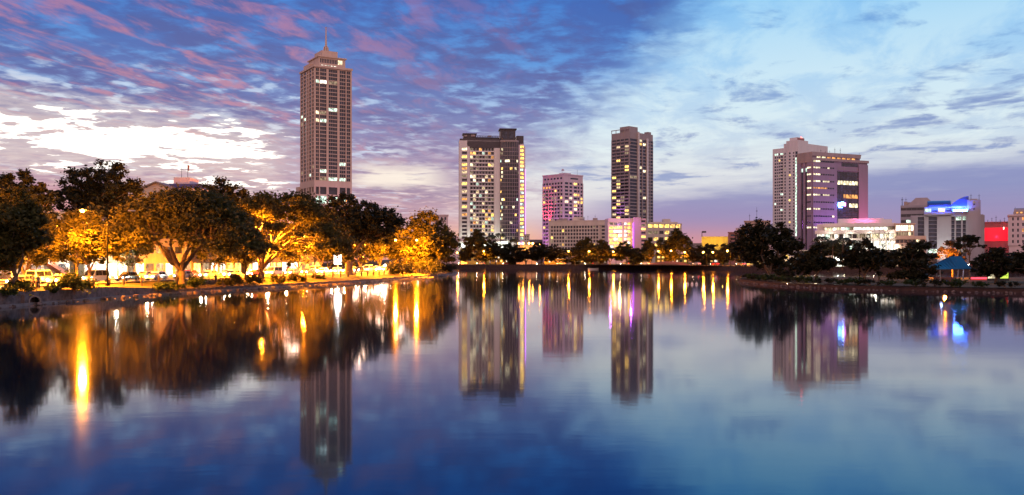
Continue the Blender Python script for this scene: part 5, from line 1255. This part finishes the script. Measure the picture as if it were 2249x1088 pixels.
FT = [(2, 1050, 462, 505, 62, 'tall tree before the left part of the broad hotel tower'), (0, 1022, 470, 545, 40, 'lowest leftmost far bank tree beside the yellow shop'), (0, 1088, 456, 530, 56, 'dark tree below the tan edge of the hotel tower'), (3, 1120, 458, 536, 50, 'dark tree below the glass bow of the hotel tower'),
      (0, 1155, 455, 545, 60, 'dark low tree below the violet fin'), (0, 1190, 453, 533, 62, 'broad dark tree left of the pink apartments, over the road'), (0, 1222, 456, 540, 56, 'dark tree below the pink apartments'), (3, 1262, 462, 545, 60, 'thin tree behind the brightest far bank lamp'),
      (2, 1292, 466, 523, 66, 'tall tree before the long hotel wing'), (2, 1318, 460, 528, 56, 'greenish tree left of the golden hotel centre'), (0, 1306, 450, 557, 40, 'small dark tree by the far wall under the long hotel'), (0, 1340, 458, 542, 44, 'dark tree at the left of the golden hotel centre'),
      (0, 1376, 452, 532, 56, 'dark tree in front of the golden hotel centre'), (3, 1400, 458, 548, 44, 'low tree in front of the plain end block'), (2, 1428, 455, 524, 40, 'narrow tree between end block and right hotel wing'), (2, 1483, 450, 504, 70, 'large round tree before the right hotel wing'),
      (0, 1522, 440, 545, 52, 'dark tree at the right end of the bridge'), (3, 1552, 430, 538, 54, 'tree below the yellow hoarding'), (2, 1588, 410, 536, 56, 'greenish tree right of the pair of far lamps'), (0, 1618, 400, 545, 50, 'dark far tree left of the big park tree'),
      (1, 1820, 300, 530, 110, 'rust tinted flat crowned tree before the glowing terraces'), (0, 1985, 340, 548, 90, 'dark tree before the brown annex'), (0, 1660, 372, 556, 70, 'low tree behind the big park tree'), (0, 2225, 330, 556, 80, 'dark far tree at the right edge')]
for k, u, Y, v, w, lab in FT: far_tree(protos[k], u, Y, v, w, lab)
for p in protos:
    for c in list(bpy.data.objects):
        if c.parent == p: bpy.data.objects.remove(c)
    bpy.data.objects.remove(p)
for u, v, lab in ((1098, 508, 'palm left of the glass bow foot'), (1078, 512, 'shorter palm beside the hotel podium'), (1128, 520, 'palm at the right of the hotel podium')): palm(u, 500, ZF, v, lab, u, 'palms before the hotel podium', 4.0)
# right-hand park
tree('park_tree', 1690, 196, ZP, 1604, 1768, 483, 600, 'round', 'largest dark tree on the right, broad dome before the white apartment tower', 31, 'leaf_dark', .36, 110, 190, trunk_r=.42, fork=.5)
tree('park_tree', 1792, 181, ZP, 1742, 1842, 538, 612, 'round', 'dark oval tree right of the largest park tree', 32, 'leaf_dark', .30, 110, 110, trunk_r=.25, fork=.5)
tree('park_tree', 1900, 178, ZP, 1842, 1966, 527, 608, 'round', 'dark dense tree below the bare branched tree', 33, 'leaf_dark', .30, 110, 130, trunk_r=.28, fork=.5)
tree('park_tree', 2005, 168, ZP, 1940, 2068, 535, 616, 'tiers', 'tiered dark tree left of the blue roofed pavilion', 34, 'leaf_dark', .30, 120, 80, trunk_r=.28, fork=.8)
tree('park_tree', 2130, 188, ZP, 2100, 2158, 513, 548, 'rain', 'small flat topped tree above the pavilion roof', 35, 'leaf_dark', .26, 70, 45, trunk_r=.16, fork=.75)
tree('blossom_tree', 2092, 205, ZP, 2055, 2135, 530, 575, 'tiers', 'orange lit feathery tree behind the pavilion', 36, 'leaf_rust', .26, 60, 45, trunk_r=.16, fork=.8)
tree('park_tree', 2188, 160, ZP, 2128, 2252, 543, 612, 'round', 'broad dark tree right of the pavilion', 37, 'leaf_dark', .28, 110, 140, trunk_r=.28, fork=.4)
tree('park_tree', 2262, 156, ZP, 2215, 2310, 535, 618, 'round', 'dark tree cut by the right edge', 38, 'leaf_dark', .30, 110, 70, trunk_r=.25, fork=.4)
tree('park_tree', 1742, 172, ZP, 1700, 1760, 575, 618, 'round', 'small low tree at the waterside below the largest park tree', 39, 'leaf_dark', .26, 90, 45, trunk_r=.15, fork=.5)
x = at(2090, 200); lamp_light('POINT', (x, 203, 4.0), SODIUM, 16000)
bpy.data.objects[-1] if False else None
for u, v, lab, Y in ((1803, 512, 'left palm before the glowing terraces', 262), (1828, 520, 'middle shorter palm before the glowing terraces', 258), (1850, 514, 'right palm with a pale tall trunk', 255), (1880, 520, 'palm partly behind the dense park tree', 262)): palm(u, Y, ZF, v, lab, u, 'park palms', 3.4)
# bare branched tree
r = empty('bare_tree', (at(1930, 182), 182, ZP), 0, 'bare dark branched tree before the white glowing windows', 'tree'); rb_ = random.Random(5); tb = MB(); H_ = zat(505, 182) - ZP
def twig(p, d, l, rad, n):
    q = p + d * l; tb.tube([p, p.lerp(q, .5) + Vector((rb_.uniform(-.1, .1), 0, .05)) * l * .6, q], [rad, rad * .85, rad * .65], 5, caps=False)
    if n:
        for k in range(3): twig(q, (d + Vector((rb_.uniform(-1, 1), rb_.uniform(-.8, .8), rb_.uniform(-.15, .6))) * .8).normalized(), l * rb_.uniform(.55, .75), rad * .55, n - 1)
twig(Vector((0, 0, -.3)), Vector((.04, 0, 1)), H_ * .42, .2, 4); tb.build('trunk', M['bark'], r)
# twigs on top of the dark crown, left
for i, (u, lab) in enumerate(((1640, 0),)): pass
# planting along the spit
edge = offset(resample(P_BANK, 1.0), -2.2); k = 0; rg_ = random.Random(77)
cnt = 0; acc = 0.0; spots = []
for p, q in zip(edge[:-1], edge[1:]):
    acc += math.dist(p, q)
    if acc > 2.6 and p[1] < 200 and p[1] > 118 and p[0] < 100: acc = 0; spots.append(p)
base_b = []
for i in range(3):
    b_ = bush('shrub', 1124.5, 100, 0, 3.2, 1.1, '', 300 + i, ('leaf_bush', 'leaf_dark', 'leaf_bush')[i], .15, n=12, per=80); base_b.append(b_)
spots.sort(key=lambda p: (p[0] / p[1]))
ORD = ['first', 'second', 'third', 'fourth', 'fifth', 'sixth', 'seventh', 'eighth', 'ninth', 'tenth', 'eleventh', 'twelfth', 'thirteenth', 'fourteenth', 'fifteenth', 'sixteenth', 'seventeenth', 'eighteenth', 'nineteenth', 'twentieth', 'twenty first', 'twenty second', 'twenty third', 'twenty fourth', 'twenty fifth', 'twenty sixth', 'twenty seventh', 'twenty eighth', 'twenty ninth', 'thirtieth'] + ['later'] * 60
for i, p in enumerate(spots):
    c = copy_tree(base_b[i % 3]); c.location = (p[0] + rg_.uniform(-.3, .3), p[1] + rg_.uniform(-.3, .3), ZP); s = rg_.uniform(.8, 1.2); c.scale = (s, s, s * rg_.uniform(.8, 1.25)); c.rotation_euler = (0, 0, rg_.uniform(0, 6))
    c['group'] = 'shrubs along the waterside edge of the park'; c['label'] = '%s low shrub from the left along the right hand lake edge' % ORD[i]
for b_ in base_b:
    for c in list(bpy.data.objects):
        if c.parent == b_: bpy.data.objects.remove(c)
    bpy.data.objects.remove(b_)
# ------------------------------------------------------------------ pavilion, bridge, boats, pipe
r = empty('pavilion', (at(2080, 166), 166, ZP), R(-6), 'open park pavilion with a sloping blue sheet roof on thin legs', 'pavilion')
w0, w1 = at(2046, 166) - at(2080, 166), at(2118, 166) - at(2080, 166); z0, z1 = zat(594, 166) - ZP, zat(567, 166) - ZP
rf = MB(); nn = 12
for i in range(nn):
    for (ta, tb_) in ((i / nn, (i + .96) / nn),):
        p = lambda t, s: (w0 + (w1 - w0) * t, -3 + 5 * s, z0 + .12 + (z1 - z0) * s * (.12 + .88 * min(1, t / .68)) + .12 * t)
        a, b, c, d = p(ta, 0), p(tb_, 0), p(tb_, 1), p(ta, 1)
        up_ = lambda q: (q[0], q[1], q[2] + .1)
        rf._add([a, b, c, d, up_(a), up_(b), up_(c), up_(d)], [(0, 3, 2, 1), (4, 5, 6, 7), (0, 1, 5, 4), (1, 2, 6, 5), (2, 3, 7, 6), (3, 0, 4, 7)])
rf.build('roof', M['blueroof'], r)
for x, y in ((w0 + .8, -2.4), (w1 - 1.4, -2.4), (w0 + 1.6, 1.6), (w1 - .8, 1.6)): MB().tube([(x, y, -.2), (x + (.25 if x > 0 else 0), y, z0 + .3)], .09, 6).build('leg', M['steel'], r)
MB().box(w0 + 1, w1 - 1, 1.4, 1.6, 0, .9).build('back_wall', M['brick'], r)
MB().box(w0 + 1.2, w1 - 2, -.6, 0, .38, .46).box(w0 + 1.5, w0 + 1.7, -.5, -.1, 0, .38).box(w1 - 2.5, w1 - 2.3, -.5, -.1, 0, .38).build('bench', M['bark'], r)
lamp_light('POINT', (0, 2.8, z0 + .2), (.3, .5, 1.0), 250, r, .2)
t = empty('red_light_strip', (at(2150, 172), 172, ZP), 0, 'red lit strip on a low wall right of the pavilion legs', 'light strip')
MB().box(-1.6, 1.6, 0, .3, 0, .8).build('low_wall', M['brick'], t); MB().box(-1.5, 1.5, -.06, 0, .45, .75).build('lit_strip', emat('red_strip', (1, .03, .05), 5.0), t)
t = empty('blue_light_strip', (at(2068, 158), 158, ZP), 0, 'violet blue lit strip on a low kerb left of the pavilion legs', 'light strip')
MB().box(-1.2, 1.2, 0, .3, 0, .5).build('low_wall', M['kerb'], t); MB().box(-1.1, 1.1, -.06, 0, .25, .45).build('lit_strip', emat('violet_strip_low', (.25, .2, 1), 1.6), t)
t = empty('lit_kiosk', (at(2192, 175), 175, ZP), 0, 'tiny kiosk with white and lime lit fronts under the broad dark tree', 'kiosk')
MB().box(-2.2, 2.2, 0, 2, 0, 2.0).box(-2.4, 2.4, -.4, 2.2, 2.0, 2.15).build('wall', M['dark'], t); MB().box(-2.0, -.6, -.06, 0, .5, 1.7).build('front', M['w_white'], t); MB().box(.4, 2.0, -.06, 0, .5, 1.6).build('front', emat('lime_front', (.7, 1, .1), 1.2), t)
# the low arched bridge at the far end
xa, xb, yb = at(1424, 440), at(1516, 420), 432
r = empty('arched_bridge', (xa, 440, 0), math.atan2(420 - 440, xb - xa), 'low brown arched footbridge at the far bank, below the large round tree', 'bridge'); L = math.hypot(xb - xa, 20)
arc = [(L * q / 16, 1.2 + 1.9 * math.sin(math.pi * q / 16)) for q in range(17)]
und = [(L * q / 16, -.6 + 2.6 * max(0, math.sin(math.pi * (q / 16 - .30) / .55)) if .30 < q / 16 < .85 else -.6) for q in range(16, -1, -1)]
MB().slab_y([(x, z) for x, z in arc] + und, -2.0, 2.0).build('deck', pmat('bridge_stone', (.20, .12, .09), .85, 1.0, .3), r)
for y in (-2.05, 2.0):
    pr_ = MB()
    for i in range(16):
        (x0_, z0_), (x1_, z1_) = arc[i], arc[i + 1]
        pr_._add([(x0_, y, z0_), (x1_, y, z1_), (x1_, y, z1_ + .9), (x0_, y, z0_ + .9), (x0_, y + .15, z0_), (x1_, y + .15, z1_), (x1_, y + .15, z1_ + .9), (x0_, y + .15, z0_ + .9)], [(0, 1, 2, 3), (7, 6, 5, 4), (3, 2, 6, 7), (0, 3, 7, 4), (1, 5, 6, 2)])
    pr_.build('parapet', M['brick'], r)
def boat(x, y, rz, label):
    r = empty('rowing_boat', (x, y, 0), rz, label, 'boat', 'boats moored by the far wall'); h = MB(); n = 12
    for j, (s, z) in enumerate(((.0, -.1), (.75, -.1), (1.0, .25), (1.05, .55), (.9, .55), (.85, .1))):
        for i in range(n + 1):
            t = i / n; w = .75 * math.sin(math.pi * min(1, .12 + t * .88)) ** .6 if t < 1 else 0.02
            h.v.append(((t - .5) * 5.0 * (1 + .04 * s), w * s, z + .25 * (2 * t - 1) ** 2 * (z > 0))); 
    m = n + 1
    for j in range(5):
        for i in range(n): h.f.append((j * m + i, j * m + i + 1, (j + 1) * m + i + 1, (j + 1) * m + i)); h.mi.append(0)
    b0 = len(h.v); h.v += [(x_, -y_, z_) for x_, y_, z_ in h.v]; h.f += [tuple(k + b0 for k in reversed(f)) for f in list(h.f)]; h.mi += [0] * (len(h.f) - len(h.mi))
    h.build('hull', M['white'], r)
    for x_ in (-1.1, .3): MB().box(x_, x_ + .3, -.62, .62, .34, .40).build('seat', M['bark'], r)
boat(at(1303, 436), 436, .1, 'small pale rowing boat moored by the far wall under the long hotel')
boat(at(1429, 437), 437, -.2, 'small rowing boat moored at the left foot of the arched bridge')
bm = MB().ball((0, 0, .12), .28, 10, 6).tube([(0, 0, .3), (0, 0, .6)], .05, 5).mesh('float', M['white'])
for u, w_ in ((1510, 'left'), (1520, 'middle'), (1530, 'right')):
    o = bpy.data.objects.new('buoy', bm); C.objects.link(o); o.location = (at(u, 176), 176, 0); tag(o, w_ + ' of three tiny white buoys on the dark water before the far lamps', 'buoy', 'buoys')
# drain pipe through the left wall
bp_ = L_BANK[min(range(len(L_BANK)), key=lambda i: abs(L_BANK[i][1] - 97.5))]
r = empty('drain_pipe', (bp_[0] + .05, 97.5, .45), 0, 'round dark drain pipe mouth in the left stone wall', 'pipe')
rim = MB()
for k in range(20):
    a, b = 2 * math.pi * k / 20, 2 * math.pi * (k + 1) / 20; ca, sa, cb, sb = math.cos(a), math.sin(a), math.cos(b), math.sin(b)
    for (ro, ri, x0_, x1_) in ((.62, .48, -.3, 1.3),):
        rim._add([(x0_, ro * ca, ro * sa), (x0_, ro * cb, ro * sb), (x1_, ro * cb, ro * sb), (x1_, ro * ca, ro * sa), (x0_, ri * ca, ri * sa), (x0_, ri * cb, ri * sb), (x1_, ri * cb, ri * sb), (x1_, ri * ca, ri * sa)],
                 [(0, 1, 2, 3), (7, 6, 5, 4), (3, 2, 6, 7), (0, 4, 5, 1)])
o = rim.build('pipe', M['kerb'], r); o.rotation_euler = (0, 0, R(-58))
o = MB().tube([(-.25, 0, 0), (-.2, 0, 0)], .49, 16).build('opening', pmat('pipe_shade', (.005, .005, .005), .9), r); o.rotation_euler = (0, 0, R(-58))  # near-black disc: the shade inside the pipe put into its colour
MB().box(-1.2, .2, -2.2, -.9, -.9, .75).build('headwall', M['stone'], r)

# ------------------------------------------------------------------ vehicles
PAINT = {'white': (.72, .72, .70), 'silver': (.42, .43, .45), 'red': (.45, .03, .03), 'black': (.02, .02, .022), 'blue': (.04, .08, .25), 'grey': (.14, .14, .15)}
def paint(n):
    m = pmat('car_paint_' + n, PAINT[n], .25, .8, .05, .5); m.node_tree.nodes['Principled BSDF'].inputs['Coat Weight'].default_value = .6; return m
def inset(pts, s, c): return [(c[0] + (x - c[0]) * s, c[1] + (z - c[1]) * s) for x, z in pts]
def car(kind, colour):
    """front along +x, wheels on z = 0"""
    r = empty({'car': 'car', 'van': 'van', 'bus': 'bus'}[kind], (0, 0, 0)); pm_ = paint(colour)
    if kind == 'car': L, W, low, cab, hh = 4.1, 1.66, [(-2.05, .30), (-2.05, .82), (-1.9, .92), (.95, .90), (1.75, .78), (2.05, .58), (2.05, .28)], [(-1.75, .9), (-1.35, 1.42), (.25, 1.45), (1.0, .9)], .62
    elif kind == 'van': L, W, low, cab, hh = 4.4, 1.75, [(-2.2, .32), (-2.2, 1.0), (1.5, 1.0), (2.1, .92), (2.2, .6), (2.2, .3)], [(-2.18, 1.0), (-2.1, 1.9), (1.1, 1.92), (1.75, 1.0)], .72
    else: L, W, low, cab, hh = 9.0, 2.4, [(-4.5, .4), (-4.5, 1.4), (4.5, 1.4), (4.5, .4)], [(-4.5, 1.4), (-4.45, 2.95), (4.2, 3.0), (4.45, 1.4)], .85
    b = MB(); w = W / 2
    def hull(prof, wb0, wt):
        n = len(prof); zs_ = [z for x, z in prof]; z0, z1 = min(zs_), max(zs_)
        wd = [wb0 + (wt - wb0) * (z - z0) / (z1 - z0) for x, z in prof]
        b._add([(x, -q, z) for (x, z), q in zip(prof, wd)] + [(x, q, z) for (x, z), q in zip(prof, wd)], [tuple(range(n)), tuple(range(2 * n - 1, n - 1, -1))] + [(i, n + i, n + (i + 1) % n, (i + 1) % n) for i in range(n)])
    hull(low, w, w * .98); hull(cab, w * .96, w * .82)
    bo = b.build('body', pm_, r)
    md = bo.modifiers.new('bevel', 'BEVEL'); md.width = .05; md.segments = 2
    x0, x1 = cab[0][0], cab[-1][0]; zt_ = cab[1][1]; zb_ = cab[0][1]
    for sy in (-1, 1):
        g = MB()
        yb, yt = sy * (w * .96 + .012), sy * (w * .84 + .012)
        n_ = 2 if kind != 'bus' else 6; xa_, xb_ = cab[1][0] + .05, cab[2][0] + .25
        for i in range(n_):
            p, q = xa_ + (xb_ - xa_) * i / n_ + .04, xa_ + (xb_ - xa_) * (i + 1) / n_ - .04
            g._add([(p, yb, zb_ + .07), (q, yb, zb_ + .07), (q - (.15 if i == n_ - 1 else 0), yt, zt_ - .12), (p, yt, zt_ - .12)], [(0, 1, 2, 3)])
        g.build('side_windows', M['glass'], r)
    f = MB(); xw0, xw1 = cab[3][0], cab[2][0]
    f._add([(xw0 - .02, -w * .86, zb_ + .06), (xw0 - .02, w * .86, zb_ + .06), (xw1 + .10, w * .74, zt_ - .08), (xw1 + .10, -w * .74, zt_ - .08)], [(0, 1, 2, 3)]); f.build('windscreen', M['glass'], r)
    rw2 = MB(); rw2._add([(cab[0][0] + .02, w * .8, zb_ + .12), (cab[0][0] + .02, -w * .8, zb_ + .12), (cab[1][0] - .06, -w * .7, zt_ - .1), (cab[1][0] - .06, w * .7, zt_ - .1)], [(0, 1, 2, 3)]); rw2.build('rear_window', M['glass'], r)
    R_ = .31 if kind != 'bus' else .48
    tyre = pmat('tyre', (.015, .015, .015), .8)
    for sx in (-.32, .32):
        for sy in (-1, 1):
            wh = MB().tube([(L * sx, sy * (w - .2), R_), (L * sx, sy * (w + .02), R_)], R_, 14).build('wheel', tyre, r)
            MB().tube([(L * sx, sy * (w + .02), R_), (L * sx, sy * (w + .035), R_)], R_ * .6, 10).build('rim', M['steel'], wh)
    for sy in (-1, 1):
        MB().ball((L / 2 + .0, sy * w * .70, hh), .13, 8, 6).build('headlight', M['headlight'], r)
        MB().box(-L / 2 - .03, -L / 2 + .02, sy * w * .72 - .16, sy * w * .72 + .16, hh + .05, hh + .2).build('tail_light', M['taillight'], r)
    return r
protoc = {}
memo = {}
def put_car(kind, colour, x, y, z, rz, label, group, beam=0.0, cat=None):
    k = (kind, colour)
    if k not in protoc: protoc[k] = car(kind, colour); c = protoc[k]
    else: c = copy_tree(protoc[k])
    c.location = (x, y, z); c.rotation_euler = (0, 0, rz); tag(c, label, cat or kind, group)
    return c, beam
beams = []
NEAR = ['white car', 'silver car', 'white van', 'red car', 'white car', 'grey car', 'silver car', 'white van', 'black car', 'white car', 'blue car', 'silver car', 'white car', 'red car', 'white van', 'silver car', 'grey car', 'white car', 'white car', 'silver car', 'black car', 'white van', 'silver car', 'white car', 'red car', 'white car']
s = 44.0
for i, kc in enumerate(NEAR):
    col, kd = kc.split(); x, y = along(s, -2.3); a = road_dir(s)
    c = put_car(kd, col, x, y, ZL + .03, a + math.pi, '%s from the left in the near lane, %s %s with headlights on' % (ORD[i], col, kd), 'traffic in the near lane of the left road')
    beams.append((c[0], (x, y), a + math.pi)); s += 8.2
s = 40.0
FAR_ = ['silver car', 'red car', 'red bus', 'white car', 'white van', 'blue car', 'silver car', 'red car', 'white car', 'grey car', 'red car', 'white van', 'black car', 'silver car', 'white car', 'red car']
for i, kc in enumerate(FAR_):
    col, kd = kc.split(); x, y = along(s, 2.3); a = road_dir(s)
    put_car(kd, col, x, y, ZL + .03, a, '%s from the left in the inner lane, %s %s showing tail lights' % (ORD[i], col, kd), 'traffic in the inner lane of the left road'); s += 13.5 if kd != 'bus' else 15
# far road traffic
memo_l = 0
def falong(s, off):
    acc = 0.0
    for p, q in zip(froad[:-1], froad[1:]):
        l = math.dist(p, q)
        if acc + l >= s:
            t = (s - acc) / l; d = ((q[0] - p[0]) / l, (q[1] - p[1]) / l); return (p[0] + d[0] * l * t - d[1] * off, p[1] + d[1] * l * t + d[0] * off, math.atan2(d[1], d[0]))
        acc += l
    return (*froad[-1], 0)
s = 50.0
cols = ['white', 'silver', 'red', 'grey', 'white', 'black', 'silver', 'white']
for i in range(24):
    x, y, a = falong(s, -1.9); col = cols[i % 8]
    c = put_car('car', col, x, y, ZF + .03, a + math.pi + (.0), '%s car from the left on the far bank road, %s with headlights on' % (ORD[i], col), 'traffic on the far bank road')
    beams.append((c[0], (x, y), a + math.pi)); s += 9.5 + (i * 37 % 11)
for c, (x, y), a in beams:
    lamp_light('SPOT', (2.6, 0, .75), (1, .80, .45), 1400, c, .12, None, 100, .7).rotation_euler = (R(80), 0, R(-90))

# ------------------------------------------------------------------ two people on the bank
def person(x, y, z, rz, label, shirt, trousers, arms):
    r = empty('person', (x, y, z), rz, label, 'person')
    def skin(name, verts, edges, rad, mat, sub=1):
        me = bpy.data.meshes.new(name); me.from_pydata(verts, edges, []); o = bpy.data.objects.new(name, me); C.objects.link(o); o.parent = r
        m = o.modifiers.new('skin', 'SKIN'); 
        if not me.skin_vertices: me.attributes.new if False else None
        for i, q in enumerate(rad): me.skin_vertices[0].data[i].radius = (q, q * .9) if not isinstance(q, tuple) else q
        me.skin_vertices[0].data[0].use_root = True
        o.modifiers.new('sub', 'SUBSURF').levels = sub; o.modifiers['sub'].render_levels = sub; me.materials.append(mat); return o
    V = [(0, 0, .92), (0, 0, 1.12), (0, 0, 1.36), (0, 0, 1.46), (0, .01, 1.54), (0, .02, 1.64), (0, .01, 1.74)]
    Rr = [(.15, .11), (.13, .10), (.17, .11), (.07, .07), (.06, .06), (.085, .10), (.06, .07)]
    E_ = [(0, 1), (1, 2), (2, 3), (3, 4), (4, 5), (5, 6)]
    for sx in (-1, 1):
        b = len(V); V += [(sx * .10, 0, .86), (sx * .11, .01, .48), (sx * .12, -.02, .09), (sx * .13, .14, .03)]; Rr += [.088, .062, .045, .04]; E_ += [(0, b), (b, b + 1), (b + 1, b + 2), (b + 2, b + 3)]
        el_, wr = arms[0 if sx < 0 else 1]
        b = len(V); V += [(sx * .19, 0, 1.40), (sx * el_[0], el_[1], el_[2]), (sx * wr[0], wr[1], wr[2])]; Rr += [.055, .042, .03]; E_ += [(2, b), (b, b + 1), (b + 1, b + 2)]
        d = (Vector((sx * wr[0], wr[1], wr[2])) - Vector((sx * el_[0], el_[1], el_[2]))).normalized(); w_ = Vector((sx * wr[0], wr[1], wr[2])); sd_ = d.cross(Vector((0, 1, .2))).normalized()
        pb = len(V); V.append(tuple(w_ + d * .07)); Rr.append((.032, .016)); E_.append((b + 2, pb))
        for k, ln in enumerate((.075, .085, .08, .06)):
            o_ = sd_ * (.03 - .02 * k); fb_2 = len(V); V += [tuple(w_ + d * (.10) + o_), tuple(w_ + d * (.10 + ln) + o_ + Vector((0, .015, 0)))]; Rr += [.009, .007]; E_ += [(pb, fb_2), (fb_2, fb_2 + 1)]
        tb2 = len(V); V += [tuple(w_ + d * .05 + sd_ * .045), tuple(w_ + d * .09 + sd_ * .06)]; Rr += [.011, .008]; E_ += [(b + 2, tb2), (tb2, tb2 + 1)]
    skin('body', V, E_, Rr, pmat('skin_tone', (.22, .12, .07), .6))
    sv = [(0, 0, .90), (0, 0, 1.12), (0, 0, 1.37), (0, 0, 1.45)]; sr = [(.17, .13), (.15, .12), (.19, .125), (.08, .08)]; se = [(0, 1), (1, 2), (2, 3)]
    for sx in (-1, 1):
        el_, wr = arms[0 if sx < 0 else 1]; b = len(sv); sv += [(sx * .20, 0, 1.40), (sx * (.2 + (el_[0] - .2) * .75), el_[1] * .75, 1.40 + (el_[2] - 1.40) * .75)]; sr += [.07, .058]; se += [(2, b), (b, b + 1)]
    skin('shirt', sv, se, sr, pmat('cloth_' + shirt, PAINT[shirt], .9))
    tv = [(0, 0, .93)]; tr_ = [(.165, .125)]; te = []
    for sx in (-1, 1):
        b = len(tv); tv += [(sx * .10, 0, .84), (sx * .11, .01, .48), (sx * .12, -.02, .12)]; tr_ += [.098, .075, .062]; te += [(0, b), (b, b + 1), (b + 1, b + 2)]
    skin('trousers', tv, te, tr_, pmat('cloth_' + trousers, PAINT[trousers], .9))
    MB().ball((0, -.005, 1.685), .108, 10, 6, sz=.95).build('hair', pmat('black_hair', (.01, .008, .007), .7), r, True)
    fc = MB().ball((-.035, .112, 1.655), .011, 6, 4).ball((.035, .112, 1.655), .011, 6, 4).build('eyes', M['dark'], r)
    MB().ball((0, .122, 1.625), .017, 6, 4, sz=1.4).build('nose', MATS['skin_tone'], r); MB().box(-.022, .022, .108, .116, 1.59, 1.597).build('mouth', M['brick'], r)
    for sx in (-1, 1): MB().ball((sx * .095, .01, 1.645), .022, 6, 4, sz=1.5).build('ear', MATS['skin_tone'], r)
    return r
dn_ = ((.26, .02, 1.13), (.27, .10, .90))
person(at(73, 104), 104, 1.5, R(150), 'person in a blue top standing on the left bank, left of the pair', 'blue', 'black', (dn_, dn_))
person(at(84, 103), 103, 1.5, R(200), 'person in dark clothes standing on the left bank, right of the pair', 'grey', 'black', (dn_, ((.27, .10, 1.15), (.12, .26, 1.12))))
tag(MB().tube([(0, 0, -.2), (0, 0, .75), (0, 0, .8)], [.13, .12, .08], 8).build('bollard', M['post'], loc=(at(105, 101), 101, 1.42)), 'short dark bollard on the bank right of the two people', 'bollard')
